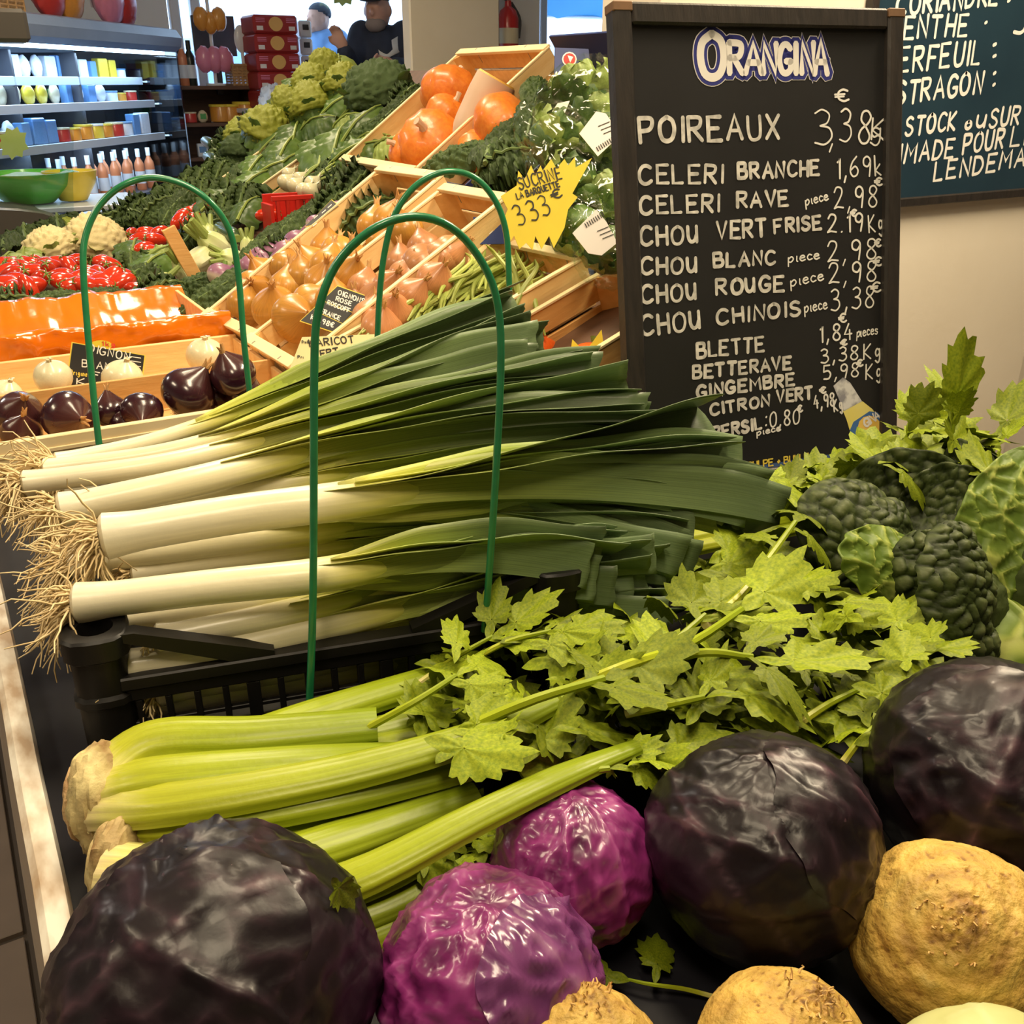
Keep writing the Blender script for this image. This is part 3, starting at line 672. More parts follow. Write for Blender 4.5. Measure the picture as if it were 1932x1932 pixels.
def cabbage(px, py, z, rad, label, m, seed, wr, rib, M=None, hd=None, sq=.95, leaves=()):
    c = WZ(px, py, z)
    if hd: tcam = (CAM - c).normalized(); tt = (RT * hd[0] + DN * hd[1]); tt = (tt - tcam * tt.dot(tcam)).normalized(); hd = (tt.cross(tcam).normalized(), tcam)
    o = thing('red_cabbage', label, 'cabbage', (c.x, c.y, TZ), 'red cabbages')
    MB().blob(c, (rad, rad, rad * sq), cabfn(seed, wr, rib, hd=hd), 110, 72, M).build('head', m, o, sharp=60)
    MB().lathe([(.001, -.012), (rad * .2, -.012), (rad * .22, 0), (rad * .18, .02)], 14, c - V((0, 0, rad * sq * .97))).build('stump', 'celery_cut', o)
    for (n, up, size, ml, sd, am) in leaves:             # wrapper leaf hugging the head
        n = V(n).normalized(); u = V(up); u = (u - n * u.dot(n)).normalized(); w = u.cross(n); P = []; SS = []; f = cabfn(seed, wr, rib, hd=hd)
        for i in range(37):
            row = []; sr = []
            for j in range(37):
                a, b = (i / 18 - 1), (j / 18 - 1); k = math.hypot(a, b); mx = max(abs(a), abs(b), 1e-6); e = 1 + .10 * nz((math.atan2(b, a) * 1.2, sd, 0), 1.5)
                a2, b2 = a * mx / max(k, 1e-6) * size * e, b * mx / max(k, 1e-6) * size * e; rr = math.hypot(a2, b2)
                dd = (n * math.cos(rr) + (u * a2 + w * b2) * (math.sin(rr) / max(rr, 1e-6))).normalized(); q = ridge(nz(dd, 4.5, sd)) ** 2 - .5; vv = math.exp(-(b2 / .05) ** 2)
                rad2 = f(dd)[0] + .012 + .018 * am + .055 * am * q + .02 * vv + .05 * mx ** 8 * nz((math.atan2(b, a), sd, 1), 2)
                p = V((dd.x * rad, dd.y * rad, dd.z * rad * sq)) * rad2; row.append(c + p); sr.append(max(0, min(1, .4 + .7 * q + .3 * vv)))
            P.append(row); SS.append(sr)
        MB().grid(P, False, (0, 1), 0, SS).build('wrapper_leaf', ml, o, sharp=0)
    return c
cabbage(420, 1850, TZ + .086, .0800, 'large dark red cabbage in the front left corner', 'cabbage_dark', 11, .024, .034, hd=(.87, .5), leaves=(((-.5, -.3, .8), (1, 0, .3), 1.0, 'cabbage_dark', 3, .3),))
cabbage(1441, 1600, TZ + .074, .0705, 'dark red cabbage with split leaf in the middle of the deck', 'cabbage_dark', 23, .022, .030, hd=(.9, .3), leaves=(((.5, -.5, .6), (0, 0, 1), .95, 'cabbage_dark', 8, .25),))
cabbage(1868, 1470, TZ + .083, .0800, 'dark red cabbage at the right edge under celery leaves', 'cabbage_dark', 37, .020, .028, hd=(.8, .6), leaves=(((-.6, -.4, .7), (.3, 0, 1), .9, 'cabbage_dark', 5, .25),))
cabbage(1076, 1628, TZ + .0515, .0520, 'small magenta peeled cabbage touching the dark middle cabbage', 'cabbage_purple', 5, .042, .035, hd=(.15, 1))
cabbage(925, 1845, TZ + .060, .0600, 'magenta wrinkled cabbage with loose violet leaf at the bottom', 'cabbage_purple', 8, .05, .02, leaves=(((.35, -.75, .55), (-.1, .1, 1), .82, 'cabbage_leaf', 2, 1),))
put_leaf(put, p + V((0, 0, .003)), V((.2, .1, -.6)), V((.1, -.8, .5)), .024, 3)
# ---------------------------------------------------------------- celeriac
mat('celeriac', None, scale=50, rough=.62, ramp=[(0, (.13, .055, .01)), (.3, (.36, .19, .035)), (.5, (.60, .37, .075)), (.75, (.70, .47, .10)), (1, (.76, .58, .20))], mixn=.55, bump=.8, bscale=150)
mat('celeriac_fibre', (.50, .27, .08), (.75, .52, .2), 50, .8)
def celeriac(px, py, z, rad, ax, label, seed, rings=1):
    c = WZ(px, py, z); ax = V(ax).normalized() if ax else ((CAM - c).normalized() + V((0, 0, .28))).normalized(); o = thing('celeriac', label, 'celeriac', (c.x, c.y, TZ), 'celeriac roots')
    def fn(d):
        t = math.acos(max(-1, min(1, d.dot(ax)))); r = 1 + .05 * nz(d, 1.8, seed) + .022 * nz(d, 5, seed); s = .62 + .25 * nz(d, 4, seed)
        g = rings * .010 * math.sin(t * 22 + 1.5 * nz(d, 2, seed)) * math.exp(-((t - .5) / .55) ** 2); r += g; s += g * 12
        k = math.exp(-(t / .26) ** 2); r += k * (.07 + .07 * nz(d, 14, seed) + .05 * nz(d, 30, seed)); s -= k * (.30 + .5 * nz(d, 20, seed))
        f1, f2 = vor(d, 5.2, seed)
        if f1 < .2: h = 1 - f1 / .2; r -= .024 * h; s -= .6 * h
        f1, f2 = vor(d, 8.5, seed + 3)
        if f1 < .26: h = 1 - f1 / .26; r -= .014 * h; s -= .55 * h
        r += .008 * nz(d, 26, seed); s += .12 * nz(d, 18, seed)
        k = max(0, -d.z - .3); r -= .03 * k; r += k * .06 * nz(d, 14, seed)
        return r, max(0, min(1, s))
    MB().blob(c, rad, fn, 130, 90).build('root_body', 'celeriac', o, sharp=70)
    q = MB(); fr = frames([c, c + ax])[0]
    for k in range(34):
        a = R_(0, 6.28); t = R_(0, .42); d = ax * math.cos(t) + (fr[2] * math.cos(a) + fr[3] * math.sin(a)) * math.sin(t); p = c + d * rad * 1.02; pp = [p]
        for _ in range(3): pp.append(pp[-1] + (d + V((R_(-1, 1), R_(-1, 1), R_(-1, 1)))).normalized() * R_(.001, .0028))
        q.tube(pp, [.0008, .0004], 4, caps=False)
    tag(q.build('crown_fibres', 'celeriac_fibre', o, sharp=0), kind='stuff')
celeriac(1795, 1775, TZ + .0555, .0572, None, 'large knobbly celeriac with ringed crown at the lower right', 3)
celeriac(1475, 2000, TZ + .048, .0455, (.3, -.1, .9), 'rough celeriac at the bottom between the sprig and the large celeriac', 9, .4)
celeriac(1095, 2035, TZ + .045, .046, (.2, .3, .9), 'celeriac top showing below the magenta cabbages', 15, .4)
celeriac(1992, 1640, TZ + .045, .0400, (.2, .3, .9), 'celeriac cut off by the right picture edge', 21, .5)
mat('cabbage_white', None, scale=10, rough=.4, ramp=[(0, (.45, .48, .16)), (1, (.72, .74, .40))], mixn=.8)
c = WZ(1870, 2125, TZ + .07); o = thing('white_cabbage', 'pale green smooth cabbage top at the bottom right corner', 'cabbage', (c.x, c.y, TZ))
MB().blob(c, .050, cabfn(50, .004, .01), 60, 40).build('head', 'cabbage_white', o, sharp=60)
MB().lathe([(.001, -.010), (.012, -.010), (.012, .01)], 12, c - V((0, 0, .05))).build('stump', 'celery_cut', o)
# ---------------------------------------------------------------- savoy cabbages
mat('savoy_dark', None, scale=45, rough=.55, ramp=[(0, (.012, .020, .003)), (.25, (.03, .046, .009)), (.6, (.062, .086, .022)), (1, (.125, .15, .055))], mixn=.6, bump=.2, bscale=110, spec=.25)  # low end of the ramp paints shade into the crevices between blisters
mat('savoy_pale', None, scale=30, spec=.25, rough=.5, ramp=[(0, (.46, .50, .15)), (.2, (.36, .42, .09)), (.38, (.15, .22, .03)), (1, (.09, .15, .018))], mixn=.8, bump=.1, bscale=80)
def pucker(sc, amp, seed):
    def f(p, u, v):
        q = V((p.x, p.y, 0)) + V((nz(p, 30, seed), nz(p, 30, seed + 4), 0)) * .006
        f1, f2 = vor(q, sc, seed); h = min(1, (f2 - f1) * 2.2); e = min(1, (1 - abs(v)) * 5) * min(1, (1 - u) * 6)
        g1, g2 = vor(q, sc * 2.4, seed + 7); h2 = min(1, (g2 - g1) * 2)
        if amp < 0: h = min(1, (f2 - f1) * 4.5); h2 = min(1, (g2 - g1) * 4) * .4 + .6
        return amp * (h ** .6 * .8 + .25 * h2) * (.4 + .6 * e), max(0, min(1, h * .8 + .2 * h2))
    return f
def oval(u): return max(.03, math.sin(math.pi * min(1, max(0, u * .94 + .03))) ** .62)
def fan(u): return max(.05, (u ** .7) * (1 - max(0, u - .72) ** 2 * 9) if u < .98 else .25)
def sleaf(o, b, t, n, w, m, sc=70, amp=.006, arch=.02, cup=-.01, prof=oval, seed=1, nu=54, nv=40, edge=.002, inv=False, rib=0):
    f = pucker(sc, -amp if inv else amp, seed)
    q = leafgrid(b, t, n, w, prof, arch, cup, f, nu, nv, edge, seed, rib).build('leaf', m, o, sharp=0)
    md = q.modifiers.new('thickness', 'SOLIDIFY'); md.thickness = .0012; md.offset = -1
def savoy(label, c, r):
    o = thing('savoy_cabbage', label, 'cabbage', (c.x, c.y, TZ), 'savoy cabbages')
    MB().blob(c, r, lambda d: ((1 + .07 * min(1, (lambda a: (a[1] - a[0]) * 2)(vor(d, 5, r * 100)))), .5), 70, 46).build('heart', 'savoy_dark', o, sharp=60); return o
c = WZ(1600, 1030, .885); s1 = savoy('savoy cabbage with dark blistered leaf folded over pale vein network', c, .045)
sleaf(s1, WZ(1560, 1090, .90), WZ(1650, 920, .97), (-.25, -.75, .6), .062, 'savoy_dark', 75, .007, .022, -.022, seed=2)
sleaf(s1, WZ(1640, 1060, .92), WZ(1700, 950, .96), (.2, -.7, .65), .034, 'savoy_dark', 75, .006, .014, -.02, seed=4)
sleaf(s1, WZ(1690, 1150, .90), WZ(1675, 995, .96), (.1, -.85, .5), .078, 'savoy_pale', 52, .006, .016, -.010, seed=6, inv=True, rib=.004)
sleaf(s1, WZ(1500, 1090, .88), WZ(1560, 1075, .90), (0, -.6, .8), .024, 'savoy_dark', 90, .005, .012, -.012, seed=8)
c = WZ(1800, 1150, .885); s2 = savoy('savoy cabbage with long drooping blistered leaf above the right red cabbage', c, .048)
sleaf(s2, WZ(1800, 985, .985), WZ(1815, 1245, .885), (-.05, -.9, .45), .046, 'savoy_dark', 80, .008, .016, -.022, seed=11, nu=70)
sleaf(s2, WZ(1745, 1000, .97), WZ(1765, 1160, .90), (-.5, -.75, .5), .040, 'savoy_dark', 80, .007, .014, -.02, seed=12)
sleaf(s2, WZ(1770, 1220, .90), WZ(1880, 1200, .885), (.1, -.85, .6), .035, 'savoy_dark', 70, .006, .01, -.014, seed=13)
c = WZ(1985, 1110, .90); s3 = savoy('savoy cabbage with large pale veined outer leaf at the right edge', c, .06)
sleaf(s3, WZ(1872, 1200, .87), WZ(1965, 850, 1.02), (-.45, -.8, .3), .068, 'savoy_pale', 52, .006, .02, -.012, seed=15, inv=True, nu=80, nv=50, rib=.006)
sleaf(s3, WZ(1860, 1120, .90), WZ(1990, 1290, .85), (-.2, -.8, .6), .045, 'savoy_pale', 18, .002, .02, -.012, seed=16, rib=.007)
sleaf(s3, WZ(1700, 1310, .845), WZ(1925, 1215, .87), (0, -.8, .6), .03, 'savoy_pale', 18, .002, .01, -.01, seed=17, rib=.004)
c = WZ(1770, 950, .88); s4 = savoy('savoy cabbage behind with curling yellow-edged leaves below the wall', c, .05)
sleaf(s4, WZ(1570, 985, .905), WZ(1830, 905, .965), (.1, -.75, .65), .05, 'savoy_dark', 80, .006, .022, .012, seed=21, edge=.004)
sleaf(s4, WZ(1690, 985, .92), WZ(1885, 935, .955), (.1, -.75, .65), .042, 'savoy_dark', 80, .006, .018, .012, seed=22, edge=.004)
sleaf(s4, WZ(1780, 920, .93), WZ(1890, 880, .96), (.2, -.6, .8), .034, 'savoy_dark', 80, .006, .018, .01, seed=23, edge=.004)
# ---------------------------------------------------------------- brush lettering (single-stroke alphabet, box 0..w x 0..1)
FONT = {'Q': '~.32,1 .06,.8 0,.45 .1,.1 .32,0 .54,.12 .64,.48 .56,.84 .32,1|.4,.25 .66,-.05', 'A': '0,0 .33,1 .66,0|.12,.36 .54,.36', 'B': '0,0 0,1|~0,1 .45,.98 .5,.75 .4,.56 0,.54|~0,.54 .5,.5 .6,.25 .45,.02 0,0', 'C': '~.6,.88 .42,1 .2,.96 .04,.72 0,.45 .06,.16 .25,0 .45,.03 .62,.16', 'D': '0,0 0,1|~0,1 .4,.92 .6,.5 .4,.08 0,0',
 'E': '.55,1 0,1 0,0 .58,0|0,.52 .45,.52', 'F': '.55,1 0,1 0,0|0,.52 .42,.52', 'G': '~.6,.86 .4,1 .15,.92 0,.5 .12,.1 .36,0 .6,.14 .62,.42|.36,.42 .64,.42', 'H': '0,0 0,1|.56,0 .56,1|0,.5 .56,.5', 'I': '.06,0 .06,1', 'K': '0,0 0,1|.52,1 0,.45 .56,0',
 'L': '0,1 0,0 .5,0', 'M': '0,0 .06,1 .38,.4 .7,1 .76,0', 'N': '0,0 .02,1 .56,0 .58,1', 'O': '~.32,1 .06,.8 0,.45 .1,.1 .32,0 .54,.12 .64,.48 .56,.84 .32,1', 'P': '0,0 0,1|~0,1 .5,.96 .56,.72 .4,.5 0,.46', 'R': '0,0 0,1|~0,1 .48,.96 .54,.74 .4,.54 0,.5|.2,.5 .58,0',
 'S': '~.54,.88 .3,1 .06,.84 .12,.6 .42,.46 .56,.24 .38,.02 .14,.02 0,.16', 'T': '0,1 .6,1|.3,1 .3,0', 'U': '~0,1 0,.4 .1,.06 .3,0 .5,.1 .56,.4 .56,1', 'u': '~0,.9 .02,.3 .16,.04 .36,.1 .48,.4|.5,.9 .5,0', 'V': '0,1 .3,0 .6,1', 'X': '0,0 .56,1|0,1 .56,0', 'J': '~.4,1 .4,.25 .25,.02 .02,.12',
 '0': '~.26,1 .05,.8 0,.45 .1,.08 .28,0 .48,.16 .52,.55 .44,.88 .26,1', '1': '.02,.8 .16,1 .16,0', '2': '~.02,.78 .16,1 .4,.96 .46,.74 .3,.42 .0,.02|0,.02 .2,.08 .52,.02', '3': '~.04,.9 .24,1 .44,.86 .38,.62 .18,.54|~.18,.54 .44,.46 .5,.2 .3,0 .02,.06', '4': '.3,1 0,.36 .5,.36|.36,.62 .36,0', '5': '.46,1 .08,1 .04,.56|~.04,.56 .34,.6 .5,.34 .36,.04 .04,.04',
 '6': '~.42,.98 .14,.7 .0,.3 .14,.02 .38,.06 .46,.3 .3,.5 .04,.34', '8': '~.26,.54 .06,.7 .1,.94 .3,1 .46,.84 .36,.62 .1,.42 .02,.18 .18,0 .4,.04 .48,.26 .26,.54', '9': '~.44,.7 .28,.5 .06,.6 .06,.88 .26,1 .44,.84 .44,.5 .36,0', ',': '.1,.1 .0,-.2', '.': '.04,.0 .08,.03', ':': '.05,.15 .08,.2|.05,.7 .08,.75', '=': '.02,.3 .2,.3|.02,.65 .2,.65', '-': '0,.45 .3,.45',
 'é': '~0,.3 .34,.36 .26,.58 .08,.5 .02,.2 .16,0 .36,.1|.2,.7 .34,.9', 'p': '~0,-.35 .06,.55|~.05,.4 .26,.6 .36,.34 .2,.06 .06,.1', 'i': '~.04,.55 .04,.1 .1,0', 'e': '~0,.3 .3,.36 .24,.56 .08,.5 .02,.2 .14,0 .34,.1', 'c': '~.3,.48 .14,.58 .02,.3 .12,.02 .32,.1', 'g': '~.32,.5 .14,.58 .02,.34 .12,.1 .32,.24|~.34,.56 .34,-.1 .2,-.35 .0,-.2',
 'r': '~0,0 .02,.55|~.02,.36 .14,.54 .28,.5', 'n': '~0,0 .0,.55|~.0,.35 .16,.56 .3,.4 .3,0', 'k': '0,0 0,1|.3,.55 .02,.25 .34,0', '€': '~.5,.86 .3,1 .1,.8 .06,.5 .1,.2 .3,0 .52,.12|-.08,.6 .36,.6|-.08,.4 .32,.4', '*': '.05,.45 .35,.45|.2,.25 .2,.65|.1,.3 .3,.6', 's': '~.28,.5 .08,.55 .06,.36 .26,.22 .16,.0 .0,.06', 'o': '~.16,.56 .02,.4 .04,.1 .2,0 .34,.2 .3,.48 .16,.56', 'a': '~.3,.5 .12,.56 .02,.3 .14,.02 .3,.2|.32,.56 .34,0', 't': '~.1,.85 .1,.15 .22,0|0,.55 .24,.55', 'l': '.05,1 .05,0'}
def glyph(ch):
    out = []; w = 0
    for st in FONT.get(ch, '').split('|'):
        if not st: continue
        sm = st[0] == '~'; pts = [tuple(float(a) for a in q.split(',')) for q in st.lstrip('~').split()]
        w = max([w] + [x for x, _ in pts])
        if sm: pts = [(q.x, q.y) for q in spl([(x, y, 0) for x, y in pts], len(pts) * 4)]
        out.append(pts)
    return out, w
def stroke(mb, pts, hw, fr, z, mi=0):                  # flat round-ended brush stroke in frame (o,x,y,n)
    o, x, y, n = fr; P = [V((a, b, 0)) for a, b in pts]; N = len(P); rows = []
    for i, p in enumerate(P):
        t = (P[min(i + 1, N - 1)] - P[max(i - 1, 0)]).normalized(); m = V((-t.y, t.x, 0)); k = 1.0
        if 0 < i < N - 1:
            a, b = (P[i] - P[i - 1]).normalized(), (P[i + 1] - P[i]).normalized(); k = min(1.2, 1 / max(.45, math.cos(a.angle(b, 0) / 2)))
        rows.append((p + m * hw * k, p - m * hw * k))
    t0 = (P[0] - P[1]).normalized(); t1 = (P[-1] - P[-2]).normalized(); m0, m1 = V((-t0.y, t0.x, 0)), V((-t1.y, t1.x, 0))
    poly = [(P[0] + t0 * hw * .8 + m0 * hw * -.5, P[0] + t0 * hw * .8 + m0 * hw * .5)] + rows + [(P[-1] + t1 * hw * .8 + m1 * hw * .5, P[-1] + t1 * hw * .8 - m1 * hw * .5)]
    mb.grid([[o + x * q.x + y * q.y + n * z for q in r] for r in poly], mi=mi)
def write(parent, text, a, b, h, wt, m, fr, z=.0006, jit=.04, name='lettering', gap=.30, sk=0):
    """text from local point a to local point b (2-D in fr), cap height h, brush half-width wt"""
    rnd = random.Random(text); gl = [glyph(c) for c in text]; tot = sum(.42 if c == ' ' else w + gap for c, (_, w) in zip(text, gl)) - gap
    a, b = V((a[0], a[1])), V((b[0], b[1])); d = b - a; sx = d.length / tot; d.normalize(); e = V((-d.y, d.x)); mb = MB(); x = 0
    for c, (st, w) in zip(text, gl):
        if c == ' ': x += .42; continue
        jx, jy, jr = rnd.uniform(-jit, jit), rnd.uniform(-jit, jit), rnd.uniform(-jit, jit) * 1.2
        for pts in st:
            Q = []
            for (px, py) in pts:
                qx, qy = px + jx - jr * py + sk * py, py + jy + jr * px; v = a + d * ((x + qx) * sx) + e * (qy * h); Q.append((v.x, v.y))
            stroke(mb, Q, wt * rnd.uniform(.85, 1.15), fr, z + rnd.uniform(0, .0001))
        x += w + gap
    return mb.build(name, m, parent, sharp=0)
# ---------------------------------------------------------------- price board
a_, l_ = math.radians(71.27), math.radians(12.18)
BX = RT * math.sin(a_) + FH * math.cos(a_); BNB = -RT * math.cos(a_) + FH * math.sin(a_); BU = BNB * math.sin(l_) + V((0, 0, math.cos(l_))); BN = BX.cross(BU)
BO = W(1452.76, 871.3, 1.39); BW, BH = .4349, .6025
bd = thing('price_board', 'black framed chalkboard with handwritten vegetable prices standing on the stand', 'chalkboard', BO)
BF = (BO, BX, BU, BN); BM = basis(BX, BU, BN)
def bbox(x, y, w, h, z0, z1, M=BM, o=BO): return MB().box(o + M @ V((x, y, (z0 + z1) / 2)), (w, h, z1 - z0), M)
FWD = .026
bbox(0, BH / 2 - .01, BW - .01, BH, -.02, -.006).build('slate', 'chalkboard', bd)
for sx in (-1, 1): bbox(sx * (BW / 2 - FWD / 2), BH / 2 - .012, FWD, BH + .024, -.022, .004).build('frame_side', 'frame_black', bd)
bbox(0, BH - FWD / 2, BW - 2 * FWD, FWD, -.022, .003).build('frame_top', 'frame_black', bd)
bbox(0, -.016, BW - 2 * FWD, .013, -.022, .003).build('frame_bottom', 'frame_black', bd)
for sx in (-1, 1): bbox(sx * (BW / 2 - .013), BH - .006, .027, .012, -.0225, .0046).build('worn_corner', 'frame_worn', bd)
MB().tube([BO + BU * .55 - BN * .02, V((BO + BNB * .24).to_tuple()[:2] + (TZ,))], .008).build('prop', 'frame_black', bd)
SF = (BO - BN * .006, BX, BU, BN)
def b2(x, y, fr=SF):
    p = WP(x, y, fr[0], fr[3]) - fr[0]; return (p.dot(fr[1]), p.dot(fr[2]))
def bt(text, x0, y0, x1, y1, hpx, m='chalk', wt=.0022, fr=SF, par=None, **k):
    a, b = b2(x0, y0, fr), b2(x1, y1, fr); h = abs(b2(x0, y0 - hpx, fr)[1] - a[1]); write(par or bd, text, a, b, h, wt, m, fr, **k)
for t in (('POIREAUX', 1207, 268, 1470, 262, 46), ('CELERI', 1206, 347, 1362, 344, 34), ('BRANCHE', 1393, 337, 1545, 330, 28), ('CELERI', 1208, 404, 1355, 398, 32), ('RAVE', 1392, 392, 1487, 388, 28), ('CHOu', 1208, 464, 1315, 458, 34),
          ('VERT', 1352, 452, 1445, 446, 32), ('FRISE', 1462, 440, 1548, 432, 25), ('CHOu', 1209, 518, 1313, 514, 30), ('BLANC', 1347, 504, 1462, 498, 25), ('CHOu', 1210, 573, 1312, 565, 32), ('ROuGE', 1352, 556, 1478, 548, 28),
          ('CHOu', 1210, 634, 1320, 620, 36), ('CHINOIS', 1353, 612, 1508, 594, 27), ('BLETTE', 1315, 675, 1441, 662, 27), ('BETTERAVE', 1308, 714, 1492, 695, 23), ('GINGEMBRE', 1316, 750, 1498, 726, 22), ('CITRON', 1340, 783, 1452, 765, 20), ('VERT', 1465, 760, 1532, 752, 22), ('PERSIL', 1346, 828, 1436, 808, 21)): bt(*t, wt=.0026 if t[5] > 40 else .0023)
for t in (('3', 1534, 274, 1567, 273, 66), (',', 1563, 278, 1568, 278, 50), ('38', 1583, 268, 1638, 272, 62), ('€', 1580, 192, 1602, 191, 22), ('K', 1642, 262, 1665, 262, 40), ('g', 1643, 262, 1660, 262, 36), ('1,69k', 1578, 337, 1662, 330, 38), ('€', 1652, 350, 1664, 350, 14), ('2,98', 1574, 394, 1652, 390, 40), ('€', 1606, 408, 1616, 408, 12),
          ('2.19', 1560, 440, 1625, 436, 34), ('Kg', 1640, 438, 1664, 434, 32), ('2,98', 1562, 494, 1650, 488, 38), ('€', 1652, 466, 1662, 465, 14), ('2,98', 1564, 535, 1650, 530, 38), ('€', 1650, 502, 1664, 501, 16), ('3,38', 1568, 586, 1648, 580, 40), ('€', 1646, 552, 1662, 550, 18), ('€', 1585, 609, 1597, 607, 16),
          ('1,84', 1548, 645, 1606, 640, 30), ('3,38', 1549, 685, 1618, 678, 26), ('€', 1588, 652, 1598, 650, 10), ('Kg', 1630, 677, 1658, 674, 28), ('5,98', 1552, 717, 1618, 710, 26), ('€', 1618, 692, 1628, 690, 12), ('Kg', 1634, 715, 1660, 712, 28), ('4,98', 1536, 772, 1574, 765, 24), ('€', 1548, 742, 1558, 741, 11), ('Kg', 1574, 776, 1588, 772, 22), (':0,80', 1444, 806, 1508, 800, 28), ('€', 1506, 778, 1514, 776, 12)): bt(*t, m='chalk_bright', wt=.0013)
for t in (('piece', 1520, 388, 1562, 377, 18), ('piece', 1487, 496, 1545, 488, 18), ('piece', 1492, 541, 1553, 528, 20), ('piece', 1518, 590, 1560, 582, 20), ('pieces', 1615, 636, 1655, 630, 18), ('piece', 1428, 822, 1472, 812, 12)): bt(*t, m='chalk_bright', wt=.0010, gap=.12)
# printed drink logo: fat rounded capitals in three layers
LG = [('O', 1318, 158, 1374, 150, 92), ('R', 1374, 140, 1402, 139, 62), ('A', 1405, 140, 1440, 139, 60), ('N', 1443, 140, 1472, 139, 60), ('G', 1472, 141, 1500, 140, 58), ('I', 1506, 141, 1511, 141, 62), ('N', 1516, 141, 1543, 141, 62), ('A', 1540, 142, 1560, 142, 66)]
LGX = [(1322, 152, 1366, 60), (1376, 142, 1400, 78), (1406, 142, 1436, 80), (1440, 142, 1464, 80), (1470, 142, 1492, 82), (1500, 142, 1506, 80), (1512, 142, 1534, 78), (1536, 144, 1560, 74)]
for lay, (wt, m, z) in enumerate(((.0178, 'logo_white', .0004), (.0158, 'logo_blue', .0007), (.0068, 'logo_white', .0010))):
    mb = MB()
    for ch, (x0, yb, x1, yt) in zip('ORANGINA', LGX):
        st, w = glyph(ch); a, b = b2(x0, yb), b2(x1, yb); h = b2(x0, yt)[1] - a[1]; sc = (b[0] - a[0]) / max(w, .3); k = 1.25 if ch == 'O' else 1
        for pts in st: stroke(mb, [(a[0] + px * sc, a[1] + (.06 + py * .9) * h) for px, py in pts], wt * .62 * (k if lay == 2 else 1), SF, z)
    mb.build('logo', m, bd, sharp=0)
# printed bottle on the board, bottom strip
def poly(pxs, m, z, name, par=bd, fr=SF):
    pts = [b2(x, y, fr) for x, y in pxs]; n = len(pts); o = fr[0]
    MB().add([o + fr[1] * x + fr[2] * y + fr[3] * z for x, y in pts], [list(range(n))]).build(name, m, par, sharp=0)
mat('bottle_grey', (.30, .30, .34), (.75, .75, .74), 60, .6, contrast=.1); mat('bottle_lemon', (.86, .80, .38), (.85, .72, .10), 12, .6); mat('bottle_blue', (.05, .14, .36), (.07, .18, .45), 20, .6); mat('fruit_print', (.90, .55, .08), (.90, .70, .2), 30, .6)
poly([(1572, 728), (1590, 712), (1604, 722), (1626, 757), (1592, 776)], 'bottle_grey', .0003, 'bottle_neck')
poly([(1590, 775), (1627, 757), (1646, 772), (1655, 786), (1603, 812), (1597, 792)], 'bottle_lemon', .0003, 'bottle_shoulder')
poly([(1603, 812), (1610, 796), (1640, 776), (1655, 778), (1672, 796), (1667, 814), (1650, 830), (1625, 842), (1608, 836)], 'bottle_blue', .00035, 'bottle_label')
poly([(1640 + 22 * math.cos(k * .5236), 806 + 22 * math.sin(k * .5236)) for k in range(12)], 'fruit_print', .0004, 'label_fruit')
bt('ORA', 1614, 838, 1637, 822, 15, m='logo_white', wt=.0014, gap=.1); bt('GINA', 1632, 806, 1660, 788, 15, m='logo_white', wt=.0016, gap=.1)
poly([(1355, 890), (1690, 838), (1690, 862), (1355, 914)], 'strip_blue', .0003, 'printed_strip')
bt('BULLES * PULPE * BULLES', 1330, 898, 1535, 866, 13, m='ink_yellow', wt=.0011, gap=.2, jit=0)
# ---------------------------------------------------------------- herb board on the wall
hb = thing('herb_board', 'dark blue-green wall chalkboard listing fresh herbs in white capitals', 'chalkboard', WY(1820, 380, YW))
HF = (V((WY(1632, 0, YW - .012).x, YW - .012, 0)), V((1, 0, 0)), V((0, 0, 1)), V((0, -1, 0)))
hl, hr = WY(1632, 60, YW).x, WY(1990, 200, YW).x; hz = WY(1750, 376, YW).z
MB().box(((hl + hr) / 2, YW - .006, (hz + 2.05) / 2), (hr - hl, .012, 2.05 - hz)).build('slate', 'chalkboard_blue', hb)
for x in (hl, hr): MB().box((x, YW - .012, (hz + 2.05) / 2), (.022, .024, 2.05 - hz + .022)).build('frame_side', 'frame_black', hb)
for z in (hz, 2.05): MB().box(((hl + hr) / 2, YW - .012, z), (hr - hl, .024, .022)).build('frame_rail', 'frame_black', hb)
for t in (('CORIANDRE', 1690, 30, 1880, 9, 40), (':', 1895, 10, 1905, 8, 40), ('MENTHE', 1672, 76, 1822, 66, 42), ('.', 1856, 44, 1862, 42, 30), ('CERFEUIL', 1668, 140, 1846, 121, 46), (':', 1866, 114, 1878, 113, 40), ('ESTRAGON', 1664, 202, 1850, 174, 42), (':', 1868, 168, 1876, 167, 40), ('STOCK', 1708, 256, 1800, 245, 34), ('ou', 1820, 242, 1855, 240, 24), ('SUR', 1866, 240, 1920, 234, 34), ('LIMADE', 1674, 310, 1796, 298, 36), ('POUR', 1816, 290, 1890, 279, 36), ('LE', 1905, 275, 1950, 268, 36), ('LENDEMAIN', 1762, 342, 1962, 306, 34), ('J', 1910, 66, 1932, 62, 42)): bt(*t, m='chalk_bright', wt=.0042, fr=HF, par=hb)
